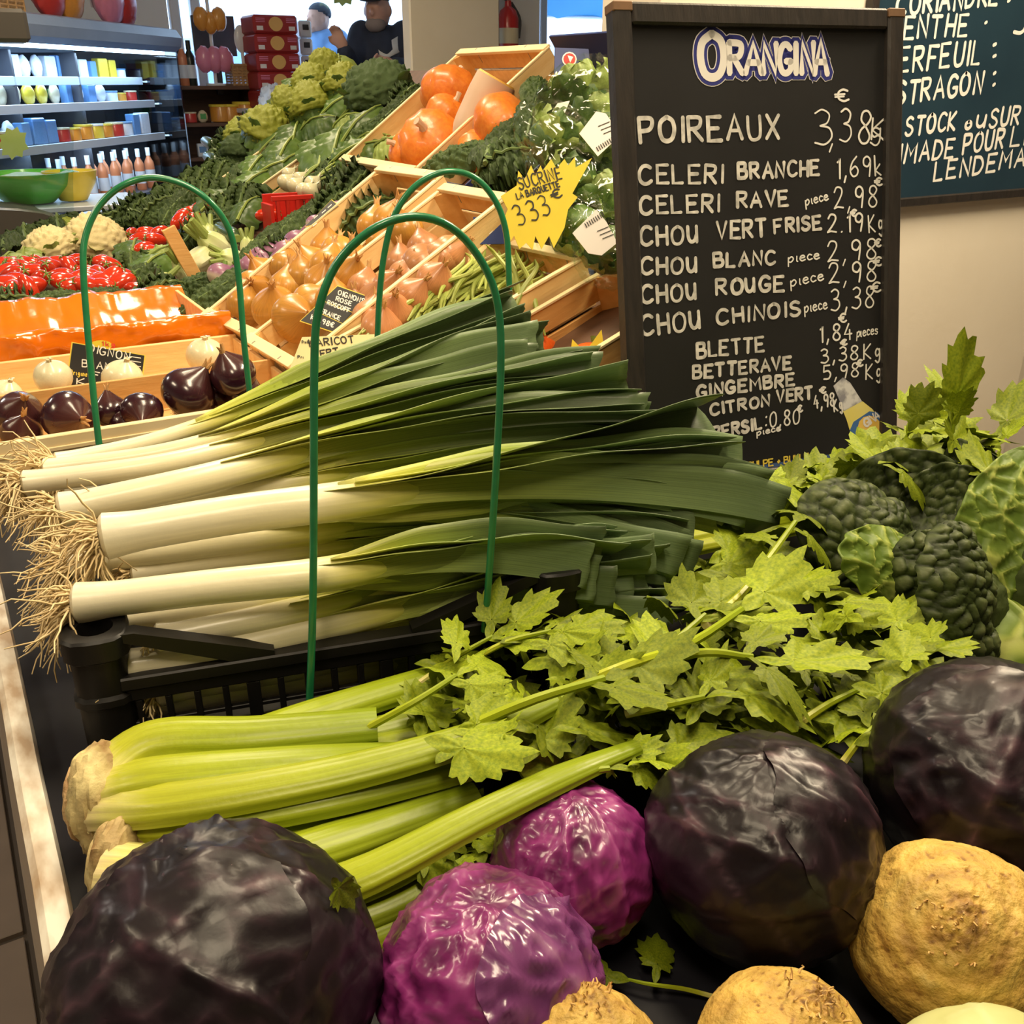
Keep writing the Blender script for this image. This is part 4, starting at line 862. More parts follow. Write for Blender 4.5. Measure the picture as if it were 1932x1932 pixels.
# ---------------------------------------------------------------- wooden crates
def wcrate(label, corner, yaw, slope, lx, ly, h, m='wood', cap=True, name='wooden_crate', t=.006, gap=True):
    o = thing(name, label, 'crate', corner, 'wooden produce crates', (0, -math.radians(slope), math.radians(yaw)))
    def pb(x0, x1, y0, y1, z0, z1, nm, mm=m): return MB().box(((x0 + x1) / 2, (y0 + y1) / 2, (z0 + z1) / 2), (x1 - x0, y1 - y0, z1 - z0)).build(nm, mm, o, world=False)
    for k in range(5): pb(0, lx, ly * k / 5 + .004, ly * (k + 1) / 5 - .004, 0, t, 'floor_slat')
    for y in (0, ly - t):
        if gap:
            pb(0, lx, y, y + t, .0, h * .42, 'side_slat'); pb(0, lx, y, y + t, h * .52, h, 'side_slat')
        else: pb(0, lx, y, y + t, 0, h, 'side_slat')
        pb(0, lx, y - .002, y + t + .002, h, h + .004, 'top_edge', 'wood_edge')
    for x in (0, lx - t):
        pb(x, x + t, t, ly - t, 0, h * .45, 'end_slat'); pb(x, x + t, t, ly - t, h * .52, h, 'end_slat', m if x == 0 else 'wood_orange')
        if cap: pb(x - .012 if x else x - .004, x + t + (.004 if x else .012), 0, ly, h, h + .008, 'end_cap', 'wood_edge')
        for f in (.22, .78): pb(x - .0008, x + t + .0008, ly * f - .0012, ly * f + .0012, h * .7, h + .0088 if cap else h * .9, 'staple', 'staple')
    for x in (t, lx - t):
        for y in (t, ly - t):
            sx, sy = (1 if x < lx / 2 else -1), (1 if y < ly / 2 else -1)
            MB().prism([(x, y), (x + sx * .028, y), (x, y + sy * .028)][::sx * sy], t, h + (.0 if cap else .02)).build('corner_post', 'wood_orange', o, world=False)
    return o
wcrate('wooden crate of orange fruit beside the price board', (.64, 1.11, .852), 5, 19, .40, .21, .085, 'wood_orange')
wcrate('wooden crate of green beans behind the leeks', (.53, 1.32, .852), 6, 19, .46, .205, .085)
wcrate('steep wooden crate of pink onions', (.513, 1.535, .843), 3, 30, .493, .225, .085)
wcrate('steep wooden crate of yellow onions', (.52, 1.775, .844), 7, 31.5, .505, .244, .085)
wcrate('tilted wooden crate of orange pumpkins', (1.06, 2.18, 1.075), 0, 36, .46, .46, .10)
wcrate('wooden crate half buried under romanesco and greens', (.86, 3.0, .985), 0, 30, .50, .40, .06)
# low partitioned crate for red and white onions
lc = thing('onion_crate', 'low wooden crate with red onions in front and white onions behind', 'crate', (.22, 1.66, TZ + .016))
for (x0, x1, y0, y1, z1, nm, mm) in ((0, .47, 1.44, 1.452, .895, 'front_board', 'wood_edge'), (0, .47, 1.625, 1.632, .912, 'divider', 'wood_orange'), (0, .47, 1.865, 1.875, .905, 'back_board', 'wood'), (.0, .008, 1.452, 1.865, .90, 'end_board', 'wood'), (.462, .47, 1.452, 1.865, .90, 'end_board', 'wood')):
    MB().box(((x0 + x1) / 2, (y0 + y1) / 2, (TZ + .018 + z1) / 2), (x1 - x0, y1 - y0, z1 - TZ - .018)).build(nm, mm, lc)
for k in range(5): MB().box((.235, 1.49 + k * .084, TZ + .021), (.46, .078, .006)).build('floor_slat', 'wood_orange', lc)
MB().box((.235, 1.446, .876), (.46, .016, .006)).build('ledge', 'wood_edge', lc)
# ---------------------------------------------------------------- produce kinds
mat('onion_yellow', None, scale=10, rough=.32, ramp=[(0, (.60, .36, .10)), (.5, (.64, .32, .055)), (.85, (.56, .25, .04)), (1, (.45, .2, .04))], uvstripe=30, mixn=.7, coat=.25, var=.15)
mat('onion_pink', None, scale=10, rough=.35, ramp=[(0, (.55, .28, .14)), (.5, (.66, .30, .12)), (1, (.50, .20, .08))], uvstripe=30, mixn=.65, coat=.2, var=.18)
mat('onion_red', None, scale=10, rough=.22, ramp=[(0, (.05, .02, .015)), (.12, (.018, .005, .010)), (.6, (.030, .006, .014)), (1, (.09, .03, .025))], uvstripe=30, mixn=.6, coat=.6, var=.2)
mat('onion_white', None, scale=10, rough=.3, ramp=[(0, (.66, .60, .38)), (1, (.82, .78, .52))], mixn=.9, coat=.25)
mat('dry_skin', (.45, .22, .07), (.70, .42, .16), 40, .6)
mat('tomato', (.55, .025, .010), (.68, .05, .015), 12, .16, coat=.6, var=.15)
mat('stem_green', (.10, .20, .03), (.18, .28, .05), 30, .5)
mat('kale', (.022, .045, .010), (.065, .10, .026), 60, .6, .3, 120, var=.3, spec=.25)
mat('greens', (.045, .10, .018), (.11, .18, .035), 30, .42, .15, 60, var=.3)
mat('greens_light', (.20, .28, .05), (.33, .40, .10), 30, .45, .15, 60, var=.2)
mat('turnip', None, scale=20, rough=.35, ramp=[(0, (.72, .62, .45)), (.45, (.70, .60, .45)), (.6, (.34, .16, .24)), (1, (.26, .10, .19))], mixn=.8, coat=.2)
mat('fennel', None, scale=30, rough=.35, ramp=[(0, (.78, .76, .55)), (.5, (.72, .74, .42)), (1, (.42, .52, .14))], uvstripe=20, mixn=.9)
mat('curd', (.66, .54, .24), (.80, .70, .40), 50, .7, .2)
mat('romanesco', (.15, .18, .015), (.32, .34, .03), 60, .6, .3)
mat('broccoli', (.03, .065, .018), (.075, .12, .03), 90, .7, .6)
mat('pumpkin', (.72, .16, .015), (.84, .27, .03), 9, .38, .1, 40, coat=.2, var=.1)
mat('pumpkin_flesh', (.88, .45, .05), (.88, .52, .10), 20, .5)
mat('squash_pale', (.62, .42, .28), (.7, .5, .36), 10, .45)
mat('bean', (.26, .33, .05), (.42, .46, .12), 30, .4, var=.2)
mat('orange_fruit', (.82, .10, .01), (.85, .16, .02), 20, .35, .15, 150)
mat('orange_liner', (.66, .14, .003), (.76, .20, .006), 8, .16, .5, 14, coat=.6)
mat('zucchini', (.02, .05, .012), (.045, .08, .02), 30, .3, coat=.3)
mat('red_plastic', (.55, .02, .012), (.65, .03, .02), 10, .35)
mat('cardboard_blue', (.012, .028, .14), (.02, .04, .18), 10, .5)
mat('cardboard', (.42, .25, .12), (.5, .31, .16), 20, .8)
glass('film', (.97, 1, .97), .10, .07)
def onion(m, name, label, neck=1, sq=.86):
    o = thing(name, label, 'onion'); sd = random.random() * 50; pr = []
    for k in range(15):
        t = math.pi * k / 14; r = math.sin(t) ** .9; z = -math.cos(t) * sq
        if t > 2.5: r = max(r * .9, .16 if k < 14 else .10); z += (t - 2.5) * .55 * neck
        if k == 0: r = .03
        pr.append((r, z))
    MB().lathe(pr, 22, (0, 0, 0), lambda a, t: 1 + .03 * math.sin(3 * a + sd) + .012 * math.sin(11 * a)).build('bulb', m, o, world=False, sharp=60)
    q = MB(); zt = pr[-1][1]
    for k in range(5):
        a = R_(0, 6.28); q.tube([(math.cos(a) * .07, math.sin(a) * .07, zt - .05), (math.cos(a) * .10, math.sin(a) * .10, zt + .15), (math.cos(a) * R_(.1, .3), math.sin(a) * R_(.1, .3), zt + R_(.25, .45) * neck)], [.09, .06, .015], 6)
    q.build('neck_skin', 'dry_skin' if m != 'onion_white' else 'onion_white', o, world=False)
    q = MB()
    for k in range(12):
        a = R_(0, 6.28); q.tube([(0, 0, -sq * .98), (math.cos(a) * .12, math.sin(a) * .12, -sq - .08), (math.cos(a) * .2, math.sin(a) * .2, -sq - R_(.05, .2))], [.02, .006], 4, caps=False)
    tag(q.build('root_hairs', 'dry_skin', o, world=False), kind='stuff'); return Repeat(o)
def axisrot(d, roll=0):                              # rotation carrying +Z onto d
    return (V(d).to_track_quat('Z', 'Y') @ Matrix.Rotation(roll, 3, 'Z').to_quaternion()).to_euler()
G_ = 'yellow onions in the steep crate'
oy = onion('onion_yellow', 'yellow_onion', 'golden yellow onion in the steep crate')
for x, y, r, d in ((480, 545, .040, (-.3, -.7, .4)), (520, 582, .046, (-.2, -.5, .9)), (560, 600, .047, (.1, -.9, .3)), (500, 520, .040, (-.5, 0, .8)), (545, 545, .042, (.2, .2, .9)), (590, 575, .040, (.5, -.5, .6)), (575, 525, .040, (0, .4, .9)), (625, 505, .042, (.3, .3, .8)), (612, 535, .040, (0, -.4, .9)), (590, 500, .038, (-.4, .2, .8)), (640, 480, .040, (.3, .6, .5)), (655, 520, .040, (.2, -.6, .7)), (620, 470, .038, (0, 0, 1)), (540, 505, .038, (.3, .3, .9)), (670, 495, .036, (0, .2, 1)), (460, 575, .036, (.4, .2, .8)), (630, 565, .036, (0, 0, 1)), (710, 430, .040, (.2, .3, 1)), (740, 420, .042, (.2, -.3, 1)), (720, 455, .038, (.2, -.6, 1)), (765, 435, .036, (-.3, .1, 1))):
    oy.put(S(x, y, .058), axisrot(d, R_(0, 6)), r, group=G_)
op = onion('onion_pink', 'pink_onion', 'coppery pink onion behind the small black price tag')
for x, y, r, d in ((800, 505, .044, (.6, -.3, .5)), (770, 525, .036, (.2, -.3, .9)), (740, 545, .036, (0, -.6, .7)), (835, 490, .036, (.6, .2, .6)), (850, 480, .034, (.5, -.5, .5)), (780, 560, .034, (.3, -.5, .7)), (710, 570, .036, (.1, -.4, .9)), (745, 590, .036, (-.2, -.6, .8)), (700, 600, .034, (.3, 0, 1)), (720, 620, .036, (0, -.4, 1)), (820, 530, .034, (.2, -.6, .8)), (760, 500, .034, (0, .3, 1)), (690, 545, .034, (.3, .3, .9)), (670, 585, .032, (0, 0, 1)), (800, 470, .034, (0, .5, .9))):
    op.put(S(x, y, .045), axisrot(d, R_(0, 6)), r, group='pink onions in the steep crate')
orr = onion('onion_red', 'red_onion', 'shiny dark red onion in the low crate')
for x, y, z, r, d, lb in ((38, 782, .892, .036, (.2, -.6, .7), 'dark red onion at the left end of the low crate'), (128, 786, .893, .038, (.3, -.9, .1), 'dark red onion showing its root left of the hoop'), (208, 776, .885, .028, (0, .1, 1), 'small pointed dark red onion just right of the hoop'), (268, 778, .887, .032, (-.2, -.9, -.1), 'dark red onion with brown root facing out'), (356, 742, .905, .042, (.5, -.2, .7), 'largest dark red onion leaning on the divider'), (372, 768, .88, .034, (-.1, -.2, 1), 'dark red onion in front of the largest one'), (408, 752, .885, .030, (.2, 0, 1), 'dark red onion half behind the stacked one'), (440, 708, .93, .036, (-.3, -.1, .9), 'dark red onion stacked on top at the crate end'), (40, 815, .873, .030, (.2, -.5, .8), 'dark red onion squeezed below the left end'), (240, 800, .868, .026, (.3, -.4, .8), 'dark red onion low behind the front board'), (460, 740, .90, .030, (.4, 0, 1), 'dark red onion against the crate corner')):
    orr.put(WZ(x, y, z), axisrot(d, R_(0, 6)), r, lb, 'red onions in the low crate')
ow = onion('onion_white', 'white_onion', 'white onion', .4, .92)
for x, y, r, lb in ((100, 712, .030, 'round white onion left of the black price tag'), (388, 672, .034, 'white onion at the right end of the low crate'), (232, 715, .034, 'white onion half hidden behind the divider'), (10, 748, .028, 'white onion at the far left of the low crate')):
    p = WY(x, y, 1.70 if x != 388 else 1.76); ow.put(p, axisrot((R_(-.4, .4), -.3, .9)), r, lb, 'white onions in the low crate')
# tomatoes
o = thing('plum_tomato', 'glossy red plum tomato', 'tomato')
MB().blob((0, 0, 0), (.55, .55, 1), lambda d: 1 + .04 * nz(d, 1.5, 3), 18, 14).build('flesh', 'tomato', o, world=False)
q = MB()
for k in range(5):
    a = k * 1.257; q.tube([(0, 0, .97), (math.cos(a) * .25, math.sin(a) * .25, 1.05), (math.cos(a) * .42, math.sin(a) * .42, .95)], [.05, .04, .01], 5)
q.build('calyx', 'stem_green', o, world=False); tm = Repeat(o)
random.seed(21)
def tom(x, y, r, lb, g): tm.put(S(x, y, .05), axisrot((R_(-1, 1), R_(-1, .3), R_(-.2, .5))), r * R_(.85, 1.15), lb, g)
for k in range(46):
    x = R_(-5, 232); y = 512 + R_(-14, 38) - .09 * x * .4; tom(x, y, .040, 'glossy red plum tomato in the long row behind the orange liner', 'plum tomatoes in the left row')
for x, y in ((250, 440), (265, 452), (280, 440), (295, 452), (272, 468), (258, 462), (300, 438), (285, 474)): tom(x, y, .036, 'red tomato beside the cauliflowers', 'tomatoes by the cauliflowers')
for x, y in ((340, 415), (352, 405), (366, 398), (380, 390), (395, 384), (404, 396), (372, 412), (356, 420)): tom(x, y, .034, 'red tomato in the crate above the fennel', 'tomatoes above the fennel')
for x, y in ((258, 545), (505, 405)): tom(x, y, .032, ('red tomato beside the leaf stake', 'red tomato under the kale beside the red tray')[x > 400], 'stray tomatoes')
# kale and loose greens
def ruffle(L, Wd, nrow, amp, freq, seed, m, name, label, arch=.25, rib=True):
    o = thing(name, label, 'leaf'); P = []
    nu, nv = nrow, 22
    for i in range(nu + 1):
        u = i / nu; w = Wd * math.sin(math.pi * (u * .9 + .06)) ** .5; row = []
        for j in range(nv + 1):
            v = j / nv * 2 - 1; e = abs(v) ** 1.5; ph = u * freq + seed + (2.2 if v > 0 else 0)
            z = arch * L * (4 * u * (1 - u)) - .55 * Wd * v * v + amp * e * math.sin(ph * 6.28) + amp * .7 * e * math.sin(ph * 15 + v * 9) + amp * .5 * nz((u * 9, v * 5, seed), 1.5)
            row.append(V(((u - .5) * L + amp * .5 * e * math.cos(ph * 6.28), v * w + amp * .6 * e * math.cos(ph * 13), z)))
        P.append(row)
    MB().grid(P).build('blade', m, o, world=False, sharp=0)
    if rib: MB().tube([P[i][11] + V((0, 0, .004)) for i in range(0, nu + 1, 4)], [.004, .003, .0015], 5).build('rib', 'kale_rib' if m == 'kale' else 'greens_light', o, world=False)
    return Repeat(o)
mat('kale_rib', (.10, .16, .04), (.14, .20, .06), 30, .5)
def bubbly():
    o = thing('kale_leaf', 'curly dark kale leaf', 'leaf')
    leafgrid((-.085, 0, 0), (.085, 0, 0), (0, 0, 1), .036, oval, .02, -.022, pucker(95, .011, 3), 64, 30, .004, 2).build('blade', 'kale', o, world=False, sharp=0)
    MB().tube([(-.09, 0, .0), (-.04, 0, .02), (.03, 0, .024)], [.004, .003, .0015], 5, k=8).build('rib', 'kale_rib', o, world=False); return Repeat(o)
K1 = bubbly()
K2 = ruffle(.13, .050, 60, .018, 9, 4.1, 'kale', 'kale_leaf', 'curly dark kale leaf')
GL = ruffle(.16, .055, 36, .006, 3, 2.2, 'greens', 'leaf_green', 'broad green leaf', .12)
GP = ruffle(.13, .05, 36, .006, 3, 6.2, 'greens_light', 'pale_leaf', 'pale green leaf', .14)
def lay(rep, x, y, ang, dz=.03, sc=1, tilt=.5, label=None, group=None, y2=0):
    """leaf along picture angle ang, lying on the display"""
    p = S(x, y, dz); q = S(x + 20 * math.cos(ang), y - 20 * math.sin(ang), dz); d = (q - p)
    if d.length < 1e-4: d = V((1, 0, 0))
    d.normalize(); n = V((-.30 + R_(-.2, .2), -.75 + R_(-.3, .3), 1)); n = (n - d * n.dot(d)).normalized(); M = basis(d, n.cross(d), n)
    return rep.put(p, M.to_euler(), sc, label, group)
random.seed(5)
kg = 'kale garnish between the vegetables'
for (x, y, a, s) in ((30, 582, .1, 1.0), (110, 572, .1, 1.0), (185, 566, .1, 1.0), (240, 540, .2, .9), (310, 558, .2, 1.1), (370, 545, .3, 1.1), (410, 562, .5, 1.2), (440, 540, .6, 1.1), (255, 500, 1.0, 1.0), (280, 515, .3, 1.0), (520, 452, .7, 1.1), (490, 478, .7, 1.1), (560, 425, .7, 1.1), (600, 400, .6, 1.1), (640, 392, .6, 1.1), (600, 448, .6, 1.2), (560, 470, .6, 1.1), (650, 425, .6, 1.3), (690, 412, .6, 1.2), (530, 490, .6, 1.0), (460, 330, 1.0, 1.3), (440, 360, 1.2, 1.3), (470, 375, .8, 1.2), (430, 395, .9, 1.1), (610, 345, .5, 1.2), (660, 350, .4, 1.2), (690, 345, .6, 1.2), (640, 320, .4, 1.1), (230, 425, .2, 1.0), (260, 415, .1, 1.0), (310, 410, .3, 1.0), (330, 400, .8, 1.2), (385, 440, .5, 1.1), (410, 420, .5, 1.1), (450, 300, .6, 1.2), (420, 330, .8, 1.2), (390, 360, .9, 1.0), (870, 305, .3, 1.3), (930, 300, .5, 1.4), (960, 265, .9, 1.4), (1005, 225, 1.3, 1.3), (1010, 180, 1.4, 1.1), (960, 320, .4, 1.2), (450, 265, .7, 1.2), (480, 240, .8, 1.1), (420, 300, .7, 1.0), (700, 250, .5, 1.2), (750, 215, .7, 1.2), (770, 190, .8, 1.0)):
    where = 'in the row above the orange liner' if y > 535 and x < 250 else 'around the fennel bulbs' if x < 450 and y > 480 else 'draped in front of the loose pumpkins' if x > 850 else 'between the turnips and the yellow onions' if y > 440 else 'above the turnips right of the red tray' if x > 500 and y > 330 else 'beside the pumpkin crate' if x > 600 else 'behind the fennel and tomatoes' if y > 390 else 'below the romanesco heap'
    lay(random.choice((K1, K2)), x, y, a, .035, s, label='curly dark kale leaf ' + where, group='kale garnish ' + where)
for (x, y) in ((430, 300), (400, 335), (360, 360), (330, 375), (300, 390), (270, 400), (240, 412), (210, 425), (440, 275), (415, 318), (385, 345), (345, 385), (310, 398), (120, 432), (60, 452), (20, 462), (150, 425)): lay(random.choice((K1, K2)), x, y, R_(.2, 1), .04, 1.3, label='curly dark kale leaf at the far edge of the stand', group='kale at the far edge')
for (x, y, a, s) in ((255, 470, 1.2, 1.1), (290, 500, .6, 1.0), (590, 215, 1.0, 1.2), (640, 270, 1.2, 1.4), (610, 285, 1.3, 1.4), (680, 240, .8, 1.2), (560, 250, 1.2, 1.2), (540, 285, 1.0, 1.2), (500, 290, .9, 1.2), (580, 180, 1.2, 1.1), (620, 150, 1.3, 1.1), (640, 200, .6, 1.1), (690, 200, .5, 1.2), (720, 180, .4, 1.1), (560, 160, 1.2, 1.1), (530, 200, 1.0, 1.1), (500, 225, .9, 1.0), (600, 235, .4, 1.1), (660, 295, .6, 1.2), (560, 305, .5, 1.1), (520, 320, .4, 1.1), (480, 345, .6, 1.1), (470, 395, .8, 1.0), (490, 310, .7, 1.1), (690, 285, .4, 1.0), (410, 380, .6, 1.0)):
    lay(GL, x, y, a, .05, s, label='broad green leaf in the heap of romanesco and broccoli', group='loose broad leaves in the far heap')
for (x, y, a, s) in ((660, 230, .4, 1.1), (700, 265, .3, 1.1), (735, 275, .2, 1.0), (20, 490, .4, .9), (50, 480, .8, .9), (5, 500, .3, .9), (70, 498, .2, .9), (35, 505, .1, .9), (640, 120, 1.7, 1.3), (600, 140, 1.2, 1.0), (420, 450, .6, .8), (300, 480, .5, .8)):
    lay(GP, x, y, a, .05, s, label='pale yellow-green leaf among the stacked vegetables', group='pale loose leaves')
# cauliflower, romanesco, broccoli
def curd(m, name, label, cone=0, nleaf=6, lm='greens_light'):
    o = thing(name, label, name)
    def fn(d):
        f1, f2 = vor(d, 4.2, 2); g1, g2 = vor(d, 10, 3); r = 1 + .16 * min(1, (f2 - f1) * 1.6) + .06 * min(1, (g2 - g1) * 2)
        if cone: r *= 1 + cone * max(0, d.z) ** 4
        return r * (1 if d.z > -.3 else .8)
    MB().blob((0, 0, 0), (1, 1, .82), fn, 72, 46).build('curd', m, o, world=False, sharp=0)
    for k in range(nleaf):
        a = 6.28 * k / nleaf + R_(-.2, .2); c, s_ = math.cos(a), math.sin(a)
        leafgrid((c * .75, s_ * .75, -.75), (c * 1.25, s_ * 1.25, R_(.1, .45)), (c, s_, .4), .5, lambda u: max(.2, math.sin(math.pi * (u * .8 + .15)) ** .6), -.15, -.25, lambda p, u, v: (.05 * nz(p, 3, k), .5), 14, 12, .05, k, .08).build('wrapper_leaf', lm, o, world=False, sharp=0)
    MB().tube([(0, 0, -.95), (0, 0, -.5)], [.35, .4], 10).build('stalk', 'greens_light', o, world=False)
    return Repeat(o)
cf = curd('curd', 'cauliflower', 'cauliflower')
cf.put(S(182, 455, .05), (.4, .1, .5), .085, 'large cream cauliflower head in the hoop opening', 'cauliflowers'); cf.put(S(95, 470, .05), (-.2, .2, 2.5), .07, 'smaller cauliflower wrapped in green leaf at the left', 'cauliflowers')
rm = curd('romanesco', 'romanesco', 'romanesco', .35, 5, 'greens')
for x, y, r, lb in ((500, 255, .085, 'yellow-green romanesco lowest at the left of the far heap'), (590, 205, .075, 'romanesco in the middle of the far heap'), (545, 200, .06, 'romanesco behind at the left slope of the heap'), (590, 165, .07, 'romanesco near the top of the heap'), (650, 165, .065, 'romanesco under the pale leaf at the heap top'), (615, 130, .06, 'topmost romanesco of the far heap'), (460, 262, .065, 'romanesco at the far left edge of the heap')):
    rm.put(S(x, y, .07), (R_(-.4, .4), R_(-.6, 0), R_(0, 6)), r, lb, 'romanesco heads')
br = curd('broccoli', 'broccoli', 'broccoli', 0, 3, 'greens')
br.put(S(715, 172, .06), (-.2, -.2, 1), .10, 'large dark broccoli head below the man in the coat', 'broccoli heads'); br.put(S(460, 290, .05), (.2, -.2, 3), .075, 'broccoli head at the lower left of the heap', 'broccoli heads')
# pumpkins
def pump(sq, m='pumpkin'):
    o = thing('pumpkin', 'pumpkin', 'pumpkin')
    MB().blob((0, 0, 0), (1, 1, sq), lambda d: (1 - .05 * abs(math.sin(5 * math.atan2(d.y, d.x))) ** .5 * (1 - d.z * d.z) - .12 * max(0, d.z) ** 6) * (1 + .05 * nz(d, 2, sq * 9)), 40, 24).build('shell', m, o, world=False, sharp=0)
    MB().tube([(0, 0, sq * .8), (.03, 0, sq * 1.02), (.12, .04, sq * 1.25)], [.16, .10, .12], 8, k=8).build('stem', 'squash_pale', o, world=False); return Repeat(o)
pk = pump(.8)
for x, y, r, dz, d, lb in ((850, 178, .085, .05, (.5, .4, .8), 'large orange pumpkin at the top of the tilted crate'), (812, 268, .085, .05, (-.5, -.5, .5), 'orange pumpkin at the bottom of the tilted crate'), (770, 285, .06, .05, (-.8, 0, .4), 'orange pumpkin in the lower corner of the tilted crate'), (845, 215, .06, .04, (.3, -.4, .7), 'small orange pumpkin in the middle of the tilted crate'), (955, 240, .085, .03, (.4, -.5, .6), 'orange pumpkin outside the crate behind the kale'), (905, 285, .055, .02, (.2, -.6, .6), 'orange pumpkin low behind the curly kale')):
    pk.put(S(x, y, dz), axisrot(d, R_(0, 6)), r, lb, 'orange pumpkins')
p = S(920, 185, .09); sq_ = thing('cut_squash', 'pale squash with cut orange face resting on the pumpkins', 'squash', p); a = (WY(930, 170, p.y) - p); ax = V((.35, -.2, .75)).normalized()
MB().tube([p - ax * .13, p - ax * .08, p, p + ax * .045], [.03, .05, .052, .05], 18, k=14).build('skin', 'squash_pale', sq_)
MB().tube([p + ax * .045, p + ax * .049], [.048, .046], 18).build('cut_face', 'pumpkin_flesh', sq_)
# beans
BE = []
for k in range(4):
    rr = random.Random(k); o = MB().tube([(-.075, rr.uniform(-.01, .01), 0), (-.03, rr.uniform(-.012, .012), .006), (.02, rr.uniform(-.01, .01), .006), (.065, rr.uniform(-.012, .012), 0), (.08, rr.uniform(-.02, .02), .004)], [.0015, .0042, .0046, .0042, .0035, .0008], 7, k=16).build('green_bean', 'bean', label='slim green bean in the crate behind the leeks', cat='bean', group='green beans'); BE.append(Repeat(o))
random.seed(9)
for k in range(110):
    t = R_(0, 1); w = R_(-1, 1); x = 700 + 270 * t + w * 30; y = 628 - 105 * t + w * 24; p = S(x, y, R_(.02, .055)); a = R_(-.35, .35) + .35
    random.choice(BE).put(p, (0, -.35 + R_(-.25, .25), a), 1)
for x, y, a in ((975, 560, 1.2), (985, 575, .6), (1000, 555, 1.5), (965, 540, 2.0)): random.choice(BE).put(S(x, y, .06), (.2, -.9, a), 1)
# turnips, garlic, fennel
o = thing('turnip', 'turnip', 'turnip'); MB().blob((0, 0, 0), (1, 1, .85), lambda d: (1 + .03 * nz(d, 2, 4) - .08 * max(0, d.z) ** 8, (d.z + 1) / 2), 24, 18).build('root', 'turnip', o, world=False)
MB().tube([(0, 0, -.8), (.05, 0, -1.2), (.2, .05, -1.6)], [.12, .05, .01], 6).build('tap_root', 'turnip', o, world=False); MB().tube([(0, 0, .75), (.02, 0, .98)], [.18, .12], 8).build('crown', 'stem_green', o, world=False); tn = Repeat(o)
for x, y, r in ((500, 492, .040), (522, 482, .036), (540, 478, .036), (480, 505, .034), (420, 520, .036), (535, 497, .034), (560, 462, .034), (455, 512, .030), (635, 405, .034), (600, 425, .03), (585, 445, .03)): tn.put(S(x, y, .045), axisrot((R_(-.6, .6), R_(-.5, .5), R_(.2, 1)), R_(0, 6)), r, 'purple-topped turnip between the kale rows', 'turnips')
ga = onion('onion_white', 'young_garlic', 'young garlic bulb', 1.4, .8); ga.p['category'] = 'garlic'
for x, y, r in ((540, 345, .026), (558, 352, .026), (575, 362, .026), (545, 330, .022), (590, 348, .024), (566, 338, .022), (585, 362, .024)): ga.put(S(x, y, .06), axisrot((.6, .2, .5), R_(0, 6)), r, 'small white bulb of the young garlic bunch', 'young garlic bunch')
for k in range(9):
    p = S(575 + R_(-10, 20), 345 + R_(-12, 12), .06); d = V((.8, .2 + R_(-.3, .3), .35 + R_(-.2, .2))).normalized()
    MB().tube([p, p + d * .06, p + d * .13 + V((0, 0, -.01))], [.004, .0035, .002], 6, k=8).build('garlic_stem', 'greens_light', label='green stem of the young garlic bunch', cat='stem', group='young garlic stems', loc=p)
o = thing('fennel_bulb', 'fennel', 'fennel'); MB().blob((0, 0, 0), (.8, .6, 1), lambda d: (1 + .06 * math.sin(6 * math.atan2(d.y, d.x)) * (d.z > -.5) - .1 * max(0, -d.z) ** 3, (d.z + 1) / 2), 30, 20).build('bulb', 'fennel', o, world=False)
for k in (-1, 0, 1): MB().tube([(k * .3, 0, .7), (k * .5, .05, 1.2), (k * .7, .1, 1.7)], [.24, .2, .16], 8, k=8).build('stalk', 'greens_light', o, world=False)
fn_ = Repeat(o)
for x, y, r, lb in ((412, 470, .055, 'large pale fennel bulb right of the wooden stake'), (378, 490, .05, 'fennel bulb behind the wooden stake'), (350, 512, .045, 'fennel bulb left of the wooden stake'), (395, 450, .04, 'fennel bulb high beside the zucchini'), (300, 535, .035, 'small fennel bulb by the orange liner'), (440, 490, .035, 'small fennel bulb inside the left hoop edge'), (470, 470, .03, 'small fennel bulb next to the turnips')): fn_.put(S(x, y, .045), axisrot((R_(-.5, .9), R_(-.2, .6), R_(.1, .8)), R_(0, 6)), r, lb, 'fennel bulbs')
for x, y, a, lb in ((430, 440, -.5, 'dark zucchini lying above the fennel'), (400, 300, -.5, 'long dark zucchini pointing at the heap'), (395, 270, -.45, 'dark zucchini at the far end of the heap')):
    p = S(x, y, .06); d = (S(x + 40 * math.cos(a), y - 40 * math.sin(a), .06) - p).normalized()
    z_ = thing('zucchini', lb, 'zucchini', p, 'dark zucchini'); MB().tube([p - d * .09, p - d * .08, p, p + d * .07, p + d * .085], [.012, .02, .022, .02, .008], 12, k=14).build('fruit', 'zucchini', z_); MB().tube([p + d * .08, p + d * .105], [.009, .010], 6).build('stem', 'greens_light', z_)
